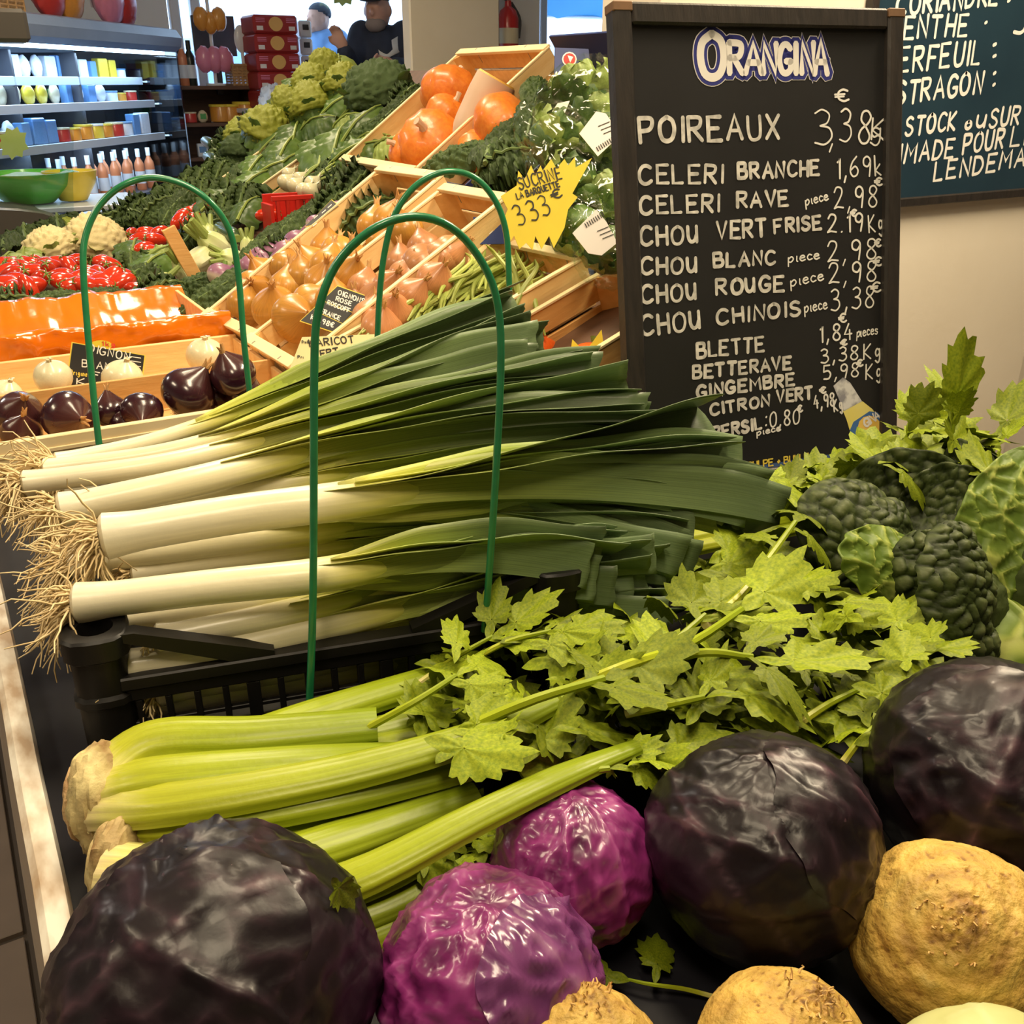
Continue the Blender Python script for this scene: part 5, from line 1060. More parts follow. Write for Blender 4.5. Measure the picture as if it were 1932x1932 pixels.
# wooden stake, red tray, orange liner box
p = S(345, 490, .07); d = (WY(318, 432, p.y) - WY(378, 540, p.y)).normalized(); sd = d.cross(V((0, 1, 0))).normalized()
sk = thing('wooden_stake', 'worn wooden slat sticking up among the fennel', 'stake', WY(378, 540, p.y - .05)); L_ = (WY(318, 432, p.y) - WY(378, 540, p.y)).length
MB().box(WY(348, 486, p.y - .05), (.034, .010, L_), basis(sd, d.cross(sd), d)).build('slat', 'wood_orange', sk); MB().box(WY(376, 536, p.y - .05), (.036, .012, .04), basis(sd, d.cross(sd), d)).build('dark_end', 'dark_wood', sk)
p = S(535, 390, .05); rt = thing('red_tray', 'bright red plastic tray standing among the kale', 'tray', p)
for a, b, z in (((505, 378), (580, 400), 0),):
    p = p + V((0, 0, -.01)); MB().box(p, (.11, .010, .09)).build('back', 'red_plastic', rt); MB().box(p + V((-.055, -.04, -.01)), (.010, .08, .07)).build('side', 'red_plastic', rt); MB().box(p + V((0, -.04, -.04)), (.11, .08, .010)).build('base', 'red_plastic', rt)
    for k in range(4): MB().box(p + V((-.04 + k * .026, -.08, .0)), (.009, .010, .08)).build('bar', 'red_plastic', rt)
    MB().box(p + V((0, -.08, .04)), (.11, .012, .012)).build('rim', 'red_plastic', rt)
lb_ = thing('lined_box', 'wooden box lined with shiny orange plastic sheet', 'box', (.22, 2.1, TZ + .016))
X0, X1 = -.0, .46
for (a, b, c_, d_, z1) in ((X0, X1, 1.9, 1.908, .93), (X0, X1, 2.31, 2.318, .92), (X0, X0 + .008, 1.9, 2.31, .92), (X1 - .008, X1, 1.9, 2.31, .92)): MB().box(((a + b) / 2, (c_ + d_) / 2, (TZ + .018 + z1) / 2), (b - a, d_ - c_, z1 - TZ - .018)).build('board', 'wood', lb_)
P = []
prof = [(1.890, .866), (1.888, .875), (1.889, .885), (1.890, .895), (1.889, .905), (1.890, .915), (1.890, .925), (1.891, .934), (1.894, .942), (1.902, .944), (1.911, .942), (1.915, .93), (1.92, .915), (1.93, .895), (1.99, .875), (2.10, .872), (2.2, .88), (2.27, .90), (2.30, .925), (2.315, .928), (2.325, .91)]
for i in range(121):
    x = X0 - .01 + (X1 - X0 + .02) * i / 120; P.append([V((x, y - .010 * (ridge(nz((x * 9 + z * 14, z * 22, 0), 1.3)) ** 4 - .4) + .003 * nz((x * 60, z * 60, 3)), z + .006 * nz((x * 17, y * 3, 4)) + .004 * nz((x * 50, y * 30, 2)))) for y, z in prof])
MB().grid(P).build('liner', 'orange_liner', lb_, sharp=0)
# bagged lettuces in blue cartons
cb = thing('produce_carton', 'dark blue printed carton tilted behind the bagged lettuces', 'carton', (1.06, 1.86, 1.08), rot=(0, -math.radians(36), 0)); lx, ly = .42, .44
for (x0, x1, y0, y1, z0, z1, nm, mm) in ((0, lx, -.22, .22, 0, .006, 'floor', 'cardboard'), (0, lx, .214, .22, 0, .03, 'side', 'cardboard_blue'), (0, lx, -.22, -.214, 0, .13, 'side', 'cardboard_blue'), (lx - .006, lx, -.22, .22, 0, .15, 'end', 'cardboard_blue'), (0, .006, -.22, .22, 0, .08, 'end', 'cardboard_blue')):
    MB().box(((x0 + x1) / 2, (y0 + y1) / 2, (z0 + z1) / 2), (x1 - x0, y1 - y0, z1 - z0)).build(nm, mm, cb, world=False)
def lettuce(seed):
    o = thing('bagged_lettuce', 'bagged lettuce', 'lettuce')
    MB().blob((0, 0, 0), (.6, .6, .55), lambda d: 1 + .1 * nz(d, 3, seed), 24, 16).build('heart', 'greens', o, world=False)
    for k in range(16):
        a = k * 2.4; e = .25 + .5 * (k / 16); c, s_ = math.cos(a), math.sin(a)
        leafgrid((c * .15, s_ * .15, -.45), (c * e * 1.3, s_ * e * 1.3, .55 - .35 * (k / 16) + .1), (c, s_, .5), .38, oval, .12, -.14, lambda p, u, v: (.07 * nz(p, 4, k + seed), .5), 14, 12, .06, k, .05).build('leaf', 'greens_light' if k % 3 else 'greens', o, world=False, sharp=0)
    MB().blob((0, 0, .0), (1.02, .86, .74), lambda d: 1 + .10 * (ridge(nz(d, 2.6, seed)) ** 4 - .5) + .06 * (ridge(nz(d, 6, seed)) ** 3 - .5), 60, 40).build('bag', 'film', o, world=False, sharp=0)
    return o
LT = [Repeat(lettuce(3)), Repeat(lettuce(8))]
for k, (x, y, s, lb) in enumerate(((1095, 185, .10, 'bagged lettuce at the top of the carton'), (1050, 270, .085, 'bagged lettuce beside the hanging kale'), (1125, 300, .09, 'bagged lettuce behind the upper white label'), (1075, 345, .085, 'bagged lettuce above the yellow starburst sign'), (1140, 390, .085, 'bagged lettuce behind the lower white label'), (1090, 440, .085, 'bagged lettuce just above the bean crate'), (1150, 470, .07, 'lowest bagged lettuce next to the price board'), (1140, 240, .08, 'bagged lettuce against the price board edge'))):
    LT[k % 2].put(S(x, y, .10), (R_(-.6, .2), R_(-.9, -.3), R_(0, 6)), s, lb, 'bagged lettuces')
def plate(pxs, c, m, name, label, cat, t=.0015, n=None, group=None, edge=None):
    """flat card through world point c facing the camera side n, outline from pixels"""
    n = V(n or (-.2, -.9, .35)).normalized(); x = V((0, 0, 1)).cross(n) * 1; x = (-n).cross(V((0, 0, 1))).normalized(); y = n.cross(x) * 1; y = x.cross(-n) * -1
    if y.z < 0: y = -y
    pts = []
    for a, b in pxs:
        q = WP(a, b, c, n) - c; pts.append((q.dot(x), q.dot(y)))
    o = thing(name, label, cat, c, group); ar = sum(p[0] * q[1] - q[0] * p[1] for p, q in zip(pts, pts[1:] + pts[:1]))
    if ar < 0: pts = pts[::-1]
    MB().prism(pts, -t, 0, (c, x, y, n)).build('card', m, o, sharp=30); return o, (c, x, y, n)
def cardtext(o, fr, items, m, wt):
    for t, x0, y0, x1, y1, h in items:
        f = fr; a, b = b2(x0, y0, f), b2(x1, y1, f); hh = (V(b2(x0, y0 - h, f)) - V(a)).length; write(o, t, a, b, hh, wt, m, f, z=.0008)
def cardpoly(o, fr, pxs, m, z, name): poly(pxs, m, z, name, o, fr)
for k, (pts, d, lb) in enumerate(((((1093, 252), (1125, 210), (1143, 214), (1160, 238), (1160, 265), (1128, 295)), 1.66, 'white barcode label on the upper lettuce bag'), (((1080, 440), (1125, 395), (1145, 420), (1165, 458), (1135, 482), (1110, 478)), 1.47, 'white barcode label on the lower lettuce bag'), (((1025, 235), (1052, 195), (1075, 190), (1065, 215), (1040, 245)), 1.74, 'blank white label on the bag beside the kale'))):
    o, fr = plate(pts, W(sum(a for a, _ in pts) / len(pts), sum(b for _, b in pts) / len(pts), d), 'paper_white', 'bag_label', lb, 'label', .0006, group='white labels on the lettuce bags')
    if k < 2:
        cx, cy = [(1140, 272), (1118, 416)][k]
        for j in range(9): cardpoly(o, fr, [(cx - 16 + j * 4, cy + 6 - j * 2.6), (cx - 14.6 + j * 4, cy + 5 - j * 2.6), (cx - 10 + j * 4, cy + 13 - j * 2.6), (cx - 11.6 + j * 4, cy + 14 - j * 2.6)], 'ink_black', .0008, 'barcode_bar')
        for j in range(3): dx, dy = [(-12, -34), (8, 20)][k]; cardpoly(o, fr, [(cx + dx + j * 5, cy + dy + j * 7), (cx + dx + 22 + j * 5, cy + dy - 9 + j * 7), (cx + dx + 22.5 + j * 5, cy + dy - 7.6 + j * 7), (cx + dx + .5 + j * 5, cy + dy + 1.4 + j * 7)], 'ink_black', .0008, 'text_bar')
for (x, y, d, r) in ((1074, 112, 2.02, 14), (918, 430, 1.72, 13)):   # carton emblem: red disc, white ring
    o, fr = plate([(x - r * 1.9, y - r * 1.6), (x + r * 2.6, y - r * 1.4), (x + r * 3.0, y + r * 2.3), (x - r * 2.0, y + r * 2.4)], W(x, y, d), 'cardboard_blue', 'carton_flap', 'blue carton flap with round red emblem ' + ('at the top right' if y < 200 else 'below the yellow sign'), 'carton', .003)
    cardpoly(o, fr, [(x + r * math.cos(k * .524), y + r * math.sin(k * .524)) for k in range(12)], 'logo_white', .0008, 'emblem_ring'); cardpoly(o, fr, [(x + r * .82 * math.cos(k * .524), y + r * .82 * math.sin(k * .524)) for k in range(12)], 'ink_red', .0011, 'emblem_disc')
    cardpoly(o, fr, [(x - r * .25, y - r * .5), (x + r * .5, y - r * .3), (x + r * .1, y + r * .5)], 'logo_white', .0014, 'emblem_leaf')
# ---------------------------------------------------------------- price cards
sp = [(1117, 298), (1080, 365), (1090, 372), (1072, 395), (1065, 430), (1045, 468), (1036, 445), (1022, 470), (1010, 445), (1005, 472), (993, 458), (980, 470), (970, 445), (958, 462), (948, 420), (958, 395), (945, 370), (975, 350), (978, 322), (990, 338), (1002, 312), (1010, 330), (1020, 312), (1024, 322), (1040, 300), (1050, 318), (1065, 300), (1072, 312), (1085, 296), (1086, 316)]
o, fr = plate(sp, W(1020, 390, 1.53), 'sign_yellow', 'price_sign', 'yellow starburst price card for small lettuces', 'sign', .001)
cardtext(o, fr, (('SUCRINE', 980, 358, 1060, 336, 22), ('LA BARQUETTE', 976, 376, 1056, 352, 11), ('333', 978, 426, 1040, 402, 38), ('€', 1046, 376, 1062, 370, 16)), 'ink_black', .0011)
o, fr = plate([(1072, 700), (1080, 640), (1104, 665), (1135, 622), (1144, 690), (1112, 710)], W(1110, 675, 1.50), 'sign_yellow', 'price_sign', 'yellow pointed fruit card stuck in the orange fruit crate', 'sign', .001)
cardtext(o, fr, (('FRUITS', 1058, 708, 1140, 684, 20),), 'ink_black', .0022)
o = thing('orange_squash', 'orange', 'squash'); MB().blob((0, 0, 0), (1, 1, .9), lambda d: 1 + .02 * nz(d, 3, 1) - .1 * max(0, d.z) ** 10, 28, 20).build('skin', 'orange_fruit', o, world=False); MB().tube([(0, 0, .85), (0, .03, 1.05)], [.08, .1], 7).build('stem', 'stem_green', o, world=False); of = Repeat(o)
for x, y, d, r, lb in ((1118, 690, 1.56, .045, 'round orange squash behind the pointed yellow card'), (1150, 680, 1.60, .04, 'orange squash next to the price board'), (1015, 660, 1.62, .035, 'orange squash peeping behind leek leaves')): of.put(W(x, y, d), (R_(-.5, .5), R_(0, .6), 0), r, lb, 'orange squashes')
def blacktag(pxs, d, label, n=None):
    c = W(sum(a for a, _ in pxs) / 4, sum(b for _, b in pxs) / 4, d); o, fr = plate(pxs, c, 'ink_yellow', 'price_tag', label, 'price tag', .0015, n); cx, cy = sum(a for a, _ in pxs) / 4, sum(b for _, b in pxs) / 4
    cardpoly(o, fr, [(cx + (a - cx) * .965, cy + (b - cy) * .955) for a, b in pxs], 'chalkboard', .0005, 'black_panel'); return o, fr
o, fr = blacktag([(135, 645), (275, 670), (268, 728), (124, 728)], W(200, 690, 1).length and 1.66, 'black price tag with yellow border for white onions', (-.15, -.95, .3))
cardtext(o, fr, (('OIGNON', 166, 664, 243, 680, 15), ('BLANC', 155, 692, 222, 700, 13), ('FR', 176, 712, 202, 717, 11), ('K', 144, 724, 158, 724, 10)), 'chalk_bright', .0009); cardtext(o, fr, (('Origine', 131, 706, 164, 710, 9),), 'ink_yellow', .0007)
for j in range(4): cardpoly(o, fr, [(246, 672 + j * 8), (266, 675 + j * 8), (266, 676.5 + j * 8), (246, 673.5 + j * 8)], 'chalk_bright', .0008, 'rule')
o2, f2 = plate([(190 + 22 * math.cos(k * .4) , 652 + 10 * math.sin(k * .4)) for k in range(16)], fr[0] + V((0, .006, 0)), 'sign_yellow', 'price_round', 'small yellow round card behind the white onion tag', 'price tag', .001, (-.15, -.95, .3)); cardtext(o2, f2, (('1kg', 192, 652, 216, 654, 8),), 'ink_red', .0008)
o, fr = blacktag([(637, 538), (698, 560), (630, 628), (565, 606)], 1.66, 'small black price tag for pink onions stuck in the crate', (-.1, -.85, .5))
cardtext(o, fr, (('OIGNONS', 637, 556, 686, 573, 9), ('ROSE', 633, 567, 662, 577, 8), ('ROSCOFF', 617, 574, 658, 590, 8), ('FRANCE', 605, 590, 640, 604, 8), ('K2,98€', 586, 602, 628, 618, 9)), 'chalk_bright', .0009)
for a, b in (((611, 568), (672, 592)), ((592, 585), (650, 612))): cardpoly(o, fr, [a, b, (b[0], b[1] + 1.2), (a[0], a[1] + 1.2)], 'ink_yellow', .0008, 'rule')
o, fr = blacktag([(626, 376), (640, 388), (590, 425), (575, 428)], 2.05, 'black price tag lying among the turnips', (-.2, -.8, .5))
for j, (mx, my) in enumerate(((596, 409), (611, 399), (622, 389), (606, 410), (617, 402), (594, 424), (634, 388))): cardpoly(o, fr, [(mx - 4, my + 2.6), (mx - 3.4, my + 4), (mx + 4, my - 2.2), (mx + 3.2, my - 3.6)], 'chalk_bright', .0008, 'chalk_mark')
o, fr = plate([(570, 636), (720, 630), (700, 700), (545, 700)], W(630, 668, 1.56), 'sign_cream', 'price_sign', 'cream plastic-covered card for green beans', 'sign', .0015, (-.1, -.9, .4))
cardtext(o, fr, (('HARICOT', 585, 654, 668, 646, 13), ('VERT', 592, 676, 640, 668, 12)), 'ink_black', .0011); cardtext(o, fr, (('Produit', 570, 648, 586, 647, 5), ('Prix', 562, 676, 574, 676, 5)), 'ink_black', .0005)
# ---------------------------------------------------------------- back of the shop: fridge
mat('fridge_daylight_tint', (.22, .29, .44), (.27, .34, .50), 6, .35); mat('fridge_dark', (.06, .06, .07), rough=.4); mat('fridge_inner', (.45, .50, .58), rough=.4)  # cabinet colour is blued to paint in the daylight reflected by the canopy
mat('led', (.50, .75, 1), emit=14); mat('price_rail', (.55, .60, .68), rough=.25)
glass('smoked_glass', (.40, .44, .48), .05, .12); glass('counter_glass', (.80, .9, .95), .05, .14)
a7 = math.radians(6.7); FD = -(RT * math.sin(a7) + FH * math.cos(a7)); FL = -RT * math.cos(a7) + FH * math.sin(a7)   # towards the near end; into the cabinet
FO = RT * -2.22 + FH * 6.72; FM = basis(FD, FL, V((0, 0, 1))); FLEN = 2.3
fg = thing('dairy_fridge', 'open refrigerated wall cabinet with blue-lit shelves', 'fridge', (FO.x, FO.y, 0))
def fb(u0, u1, v0, v1, z0, z1): return MB().box(FO + FD * ((u0 + u1) / 2) + FL * ((v0 + v1) / 2) + V((0, 0, (z0 + z1) / 2)), (abs(u1 - u0), abs(v1 - v0), z1 - z0), FM)
fb(0, FLEN, .55, .60, 0, 1.65).build('back_panel', 'fridge_inner', fg); fb(0, FLEN, -.12, .58, 0, .62).build('base', 'fridge_daylight_tint', fg); fb(0, FLEN, -.16, -.10, .60, .72).build('front_ledge', 'price_rail', fg)
cn = MB(); P = []
for i in range(2): P.append([FO + FD * (FLEN * i) + FL * v + V((0, 0, z)) for v, z in ((-.12, 1.52), (-.16, 1.55), (-.17, 1.60), (-.14, 1.645), (-.05, 1.66), (.6, 1.66), (.6, 1.56), (0, 1.53))])
cn.grid(P, True); n = 8; cn.f += [list(range(n)), list(range(n, 2 * n))[::-1]]; cn.l += [None, None]; cn.m += [0, 0]; cn.build('canopy', 'fridge_daylight_tint', fg)
fb(.03, FLEN, -.06, -.02, 1.505, 1.525).build('lamp_strip', 'led', fg)
SH = ((1.37, .12), (1.24, .06), (1.05, .02))
for z, v in SH:
    fb(.05, FLEN, v, .55, z - .012, z).build('shelf', 'fridge_inner', fg); fb(.05, FLEN, v - .02, v, z - .035, z + .008).build('price_rail', 'price_rail', fg); fb(.06, FLEN, v + .02, v + .04, z - .022, z - .013).build('lamp_strip', 'led', fg)
fb(.05, FLEN, 0, .55, .71, .725).build('shelf', 'fridge_dark', fg)
for k in range(3): fb(.8 + k * .62, .82 + k * .62, .1, .55, .75, 1.5).build('upright', 'fridge_dark', fg)
fb(-.02, .0, -.12, .6, .6, 1.55).build('end_glass', 'smoked_glass', fg)
# goods on the fridge shelves
for nm, c in (('pack_white', (.72, .78, .86)), ('pack_blue', (.15, .32, .62)), ('pack_yellow', (.80, .60, .06)), ('pack_orange', (.72, .30, .04)), ('pack_red', (.55, .04, .03)), ('pack_brown', (.25, .12, .06)), ('pack_green', (.10, .40, .12)), ('pack_pink', (.75, .25, .38)), ('rose_wine', (.62, .22, .10)), ('white_wine', (.55, .50, .18)), ('bottle_dark', (.012, .02, .012)), ('pack_cream', (.75, .66, .45)), ('foil_white', (.78, .80, .84))): mat(nm, c, tuple(min(1, a * 1.15) for a in c), 12, .3, coat=.3)
def pot(m, lid):
    o = thing('pot', 'pot', 'pot'); MB().lathe([(.001, 0), (.8, 0), (1, .08), (1, 1.35), (.97, 1.4)], 16).build('body', m, o, world=False); MB().lathe([(1.05, 1.38), (1.06, 1.55), (1.0, 1.6), (.001, 1.6)], 16).build('lid', lid, o, world=False); return Repeat(o)
def pack(m, m2):
    o = thing('pack', 'pack', 'packet'); MB().box((0, 0, .5), (.8, .45, 1), ch=.04).build('carton', m, o, world=False); MB().box((0, -.228, .55), (.55, .012, .45)).build('front_panel', m2, o, world=False); return Repeat(o)
def bag(m, m2):
    o = thing('bag', 'bag', 'bag'); MB().blob((0, 0, .5), (.45, .25, .5), lambda d: 1 + .1 * nz(d, 3, 1) + .25 * max(0, abs(d.z) - .8), 20, 14).build('pouch', m, o, world=False); leafgrid((0, -.25, .3), (0, -.22, .75), (0, -1, 0), .25, lambda u: 1, .02, 0, None, 4, 4).build('printed_patch', m2, o, world=False); return Repeat(o)
def bottle(m, lab, capm, nm='wine_bottle'):
    o = thing(nm, 'bottle', 'bottle'); MB().lathe([(.001, 0), (.036, 0), (.038, .01), (.038, .18), (.034, .2), (.016, .235), (.0145, .29), (.0165, .292), (.0165, .302), (.001, .302)], 16).build('glass', m, o, world=False)
    MB().lathe([(.0388, .05), (.0388, .14)], 16).build('label', lab, o, world=False); MB().lathe([(.0175, .245), (.0175, .304), (.001, .305)], 12).build('capsule', capm, o, world=False); return Repeat(o)
PK = {'pw': pot('pack_white', 'pack_blue'), 'po': pot('pack_orange', 'pack_yellow'), 'pr': pot('pack_red', 'pack_cream'), 'py': pot('pack_yellow', 'foil_white'), 'cw': pack('pack_white', 'pack_blue'), 'cb': pack('pack_blue', 'pack_white'), 'cy': pack('pack_yellow', 'pack_white'), 'bw': bag('foil_white', 'pack_blue'), 'by': bag('pack_yellow', 'pack_orange'), 'bg': bag('pack_cream', 'pack_green')}
DESC = {'pw': 'white pot with blue lid', 'po': 'orange preserve pot with yellow lid', 'pr': 'red preserve pot with cream lid', 'py': 'yellow pot with foil lid', 'cw': 'white carton with blue panel', 'cb': 'blue carton with white panel', 'cy': 'yellow carton with white panel', 'bw': 'white plastic pouch', 'by': 'yellow cheese pouch', 'bg': 'cream pouch with green patch'}
fz = Matrix(FM).to_euler().z; SN = ('upper', 'middle', 'lower')
def shelfrow(zi, seq, v, sc, step, u0=.10):
    u = u0
    for k in seq:
        s = sc * R_(.85, 1.1); PK[k].put(FO + FD * u + FL * v + V((0, 0, SH[zi][0])), (0, 0, fz + R_(-.15, .15)), s if k[0] != 'p' else s * .36, DESC[k] + ' on the %s fridge shelf' % SN[zi], 'goods on the %s fridge shelf' % SN[zi]); u += step
random.seed(3)
shelfrow(0, ['pw', 'cy', 'cy', 'cb', 'cw', 'cw', 'cb', 'cw', 'bw', 'bw', 'cw', 'bw', 'bw', 'cb', 'bw', 'bw', 'cw', 'bw'], .22, .11, .115)
shelfrow(1, ['pr', 'po', 'pw', 'bw', 'cb', 'bw', 'cb', 'bg', 'by', 'by', 'bg', 'bg', 'by', 'by', 'bg', 'by', 'bg'], .17, .10, .125)
shelfrow(2, ['cw', 'cb', 'pw', 'pr', 'po', 'py', 'po', 'po', 'pr', 'cb', 'cb', 'cb', 'bw', 'pr', 'py', 'po', 'pr'], .12, .13, .12)
shelfrow(2, ['pr', 'py', 'po', 'po'], .12, .13, .12, .46)
rb = bottle('rose_wine', 'pack_white', 'foil_white')
for k in range(15): rb.put(FO + FD * (.12 + .075 * k + R_(-.01, .01)) + FL * (.10 + .11 * (k % 2)) + V((0, 0, .725)), (0, 0, R_(0, 6)), .8, 'rose wine bottle with white label on the fridge floor', 'rose bottles in the fridge')
for k, (u, v) in enumerate(((.35, .5), (.55, .5))):
    pass
bk = thing('wicker_hamper', 'brown wicker hamper on top of the fridge', 'basket', FO + FD * 1.6 + FL * .2 + V((0, 0, 1.66)))
mat('wicker', (.36, .20, .08), (.55, .34, .15), 60, .7, .6, 90)
def basket(o, c, lx, ly, h, M):
    for k in range(7):
        z = h * (k + .5) / 7; MB().tube([c + M @ V((x * lx / 2, y * ly / 2, z)) for x, y in ((-1, -1), (1, -1), (1, 1), (-1, 1), (-1, -1))], h / 13, 6).build('weave_band', 'wicker', o)
    for k in range(9):
        for y in (-1, 1): MB().tube([c + M @ V((lx * (k / 8 - .5), y * ly / 2 * 1.04, 0)), c + M @ V((lx * (k / 8 - .5), y * ly / 2 * 1.04, h))], h / 22, 5).build('stake', 'wicker', o)
    MB().tube([c + M @ V((x * lx / 2, y * ly / 2, h)) for x, y in ((-1, -1), (1, -1), (1, 1), (-1, 1), (-1, -1))], h / 9, 6).build('rim', 'wicker', o)
    MB().box(c + V((0, 0, .005)), (lx, ly, .01), M).build('bottom', 'wicker', o)
basket(bk, bk.location.copy(), .55, .3, .14, FM)
SW = {'or': bag('pack_orange', 'pack_yellow'), 'pk': bag('pack_pink', 'pack_white'), 'rd': bag('pack_red', 'pack_brown')}
for k, (kk, u, z, s, lb) in enumerate((('rd', .95, 1.66, .30, 'red gift bag standing on the fridge'), ('or', .75, 1.66, .28, 'orange gift bag standing on the fridge'), ('pk', .30, 1.66, .30, 'pink gift bag at the fridge end'), ('rd', .12, 1.66, .26, 'red ribboned bag over the fridge corner'))): SW[kk].put(FO + FD * u + FL * .12 + V((0, 0, z)), (0, 0, fz), s, lb, 'gift bags on the fridge')
area(FO + FD * 1.1 + FL * .05 + V((0, 0, 1.5)), 2.0, .06, 7, (.55, .78, 1), (0, 0, fz), 'fridge_lamp')
area(FO + FD * 1.1 + FL * .1 + V((0, 0, 1.02)), 2.0, .06, 5, (.55, .78, 1), (0, 0, fz), 'fridge_lamp')
# ---------------------------------------------------------------- serving counter at the left
ctr = thing('serving_counter', 'dark rounded serving counter at the left edge', 'counter', WY(60, 470, 4.3)); fr = (V((0, 4.3, 0)), V((1, 0, 0)), V((0, 0, 1)), V((0, -1, 0)))
def pl(pxs, Y): return [(WY(x, y, Y).x, WY(x, y, Y).z) for x, y in pxs]
out = pl([(-120, 396), (0, 396), (40, 398), (80, 403), (110, 412), (135, 424), (150, 438), (160, 455), (165, 480)], 4.3); z0 = .1; out = [(out[0][0], z0)] + out + [(out[-1][0], z0)]
MB().prism(out, -.35, 0, fr).build('body', mat('counter_taupe', (.085, .075, .065), (.10, .09, .078), 4, .4), ctr)
MB().box((out[1][0] + .32, 4.75, WY(60, 400, 4.3).z - .02), (.95, .5, .02)).build('worktop', 'price_rail', ctr)
P = [[WY(x, y, 4.38) + V((0, .03 * math.sin(k), 0)) for x in (-110, 20, 90, 140)] for k, y in enumerate((230, 300, 360, 402))]; MB().grid(P).build('glass_screen', 'counter_glass', ctr, sharp=0)
MB().box((out[1][0] + .25, 4.62, (WY(60, 20, 4.5).z + WY(60, 76, 4.5).z) / 2), (.0 + (WY(85, 40, 4.5).x - WY(-140, 40, 4.5).x), .2, WY(60, 14, 4.5).z - WY(60, 78, 4.5).z)).build('canopy', 'counter_taupe', ctr)
MB().box((out[1][0] + .02, 4.85, 1.0), (.05, .05, 1.6)).build('canopy_post', 'counter_taupe', ctr)
def bowl(x, y, r, m, lb):
    c = WY(x, y, 4.72); c.z = WY(60, 400, 4.3).z - .01 + .005; o = thing('bowl', lb, 'bowl', c, 'bowls on the counter'); MB().lathe([(.001, 0), (r * .5, 0), (r * .9, .07), (r, .12), (r * .94, .12), (r * .84, .07), (r * .4, .02), (.001, .018)], 22, c).build('shell', m, o); MB().blob(c + V((0, 0, .07)), (r * .8, r * .8, .05), lambda d: 1 + .1 * nz(d, 4, r), 20, 12).build('salad', 'greens_light', o)
mat('bowl_green', (.10, .55, .06), rough=.3, coat=.4); bowl(45, 310, .19, 'bowl_green', 'bright green bowl on the serving counter'); bowl(128, 310, .11, 'pack_yellow', 'yellow bowl on the serving counter')
stp = [(25 + (30 if k % 2 else 22) * 1.05 * math.cos(k * .3307), 270 + (32 if k % 2 else 24) * math.sin(k * .3307)) for k in range(19)]
o, fr = plate(stp, WY(25, 270, 4.45), 'sign_green', 'star_card', 'yellow-green star-shaped card on the counter glass', 'sign', .003, (-.2, -1, 0))
# ---------------------------------------------------------------- dark shelf unit with wine
SY = 7.45; sh = thing('shelf_unit', 'dark wooden shelf unit with wine bottles on top', 'shelf', (1.78, SY + .2, 0)); xa, xb = 1.25, WY(482, 165, SY).x
zt, z1_, z2_ = WY(400, 162, SY).z, WY(400, 232, SY).z, WY(400, 297, SY).z
for z in (zt, z1_, z2_, .1): MB().box(((xa + xb) / 2, SY + .2, z - .012), (xb - xa, .4, .026)).build('shelf_board', 'dark_wood', sh)
for x in (xa, xb): MB().box((x, SY + .2, zt / 2), (.025, .4, zt)).build('side_panel', 'dark_wood', sh)
MB().box(((xa + xb) / 2, SY + .39, zt / 2), (xb - xa, .012, zt)).build('back_panel', 'dark_wood', sh)
bd_ = bottle('bottle_dark', 'pack_white', 'bottle_dark'); bp_ = bottle('rose_wine', 'pack_white', 'foil_white')
for k, (x, kind) in enumerate(((312, 0), (329, 0), (350, 1), (364, 0), (320, 0), (342, 0))): p = WY(x, 162, SY + (.12 if k < 4 else .25)); (bp_ if kind else bd_).put((p.x, p.y, zt), (0, 0, R_(0, 6)), .95, 'rose wine bottle on the dark shelf unit' if kind else 'dark wine bottle with white label on the shelf unit', 'wine bottles on the shelf unit')
for x, y, z, kk, s, lb in ((272, 0, zt, 'pr', .2, 'tall red jar on the shelf unit'), (298, 0, zt, 'pw', .12, 'white jar beside the wine bottles'), (245, 0, zt, 'bw', .18, 'white pouch at the shelf unit end'), (266, 0, z1_, 'bg', .2, 'cream pasta pouch on the middle board'), (308, 0, z1_, 'cb', .23, 'blue and white flour pack on the middle board'), (330, 0, z1_, 'cw', .05, 'small white card box on the middle board'), (356, 0, z1_, 'pr', .09, 'dark red box jar on the middle board'), (380, 0, z1_, 'bg', .08, 'small green-patched pouch on the middle board'), (402, 0, z1_, 'cw', .06, 'small white carton on the middle board'), (415, 0, z1_, 'po', .15, 'amber jar on the middle board'), (432, 0, z1_, 'po', .15, 'second amber jar on the middle board'), (462, 0, z1_, 'po', .17, 'amber honey jar at the board end'), (476, 0, z1_, 'py', .13, 'yellow jar at the board end'), (372, 0, z2_, 'cw', .09, 'biscuit carton on the lower board')):
    p = WY(x, 200, SY + .1); PK[kk].put((p.x, p.y, z), (0, 0, R_(-.2, .2)), (s * .5 if kk[0] == 'p' else s), lb, 'goods on the shelf unit')
p = WY(468, 160, SY + .1); wb_ = thing('wicker_basket', 'light wicker basket at the end of the shelf unit', 'basket', (p.x, p.y, zt)); basket(wb_, V((p.x, p.y, zt)), .25, .18, .13, Matrix.Identity(3))
p = WY(408, 160, SY + .08); ds = thing('sweet_display', 'clear stand hung with orange and pink sweet bags', 'display', (p.x, p.y, zt))
MB().lathe([(.001, 0), (.07, 0), (.07, .015), (.012, .02), (.012, .55), (.001, .56)], 14, (p.x, p.y, zt)).build('stand', 'foil_white', ds)
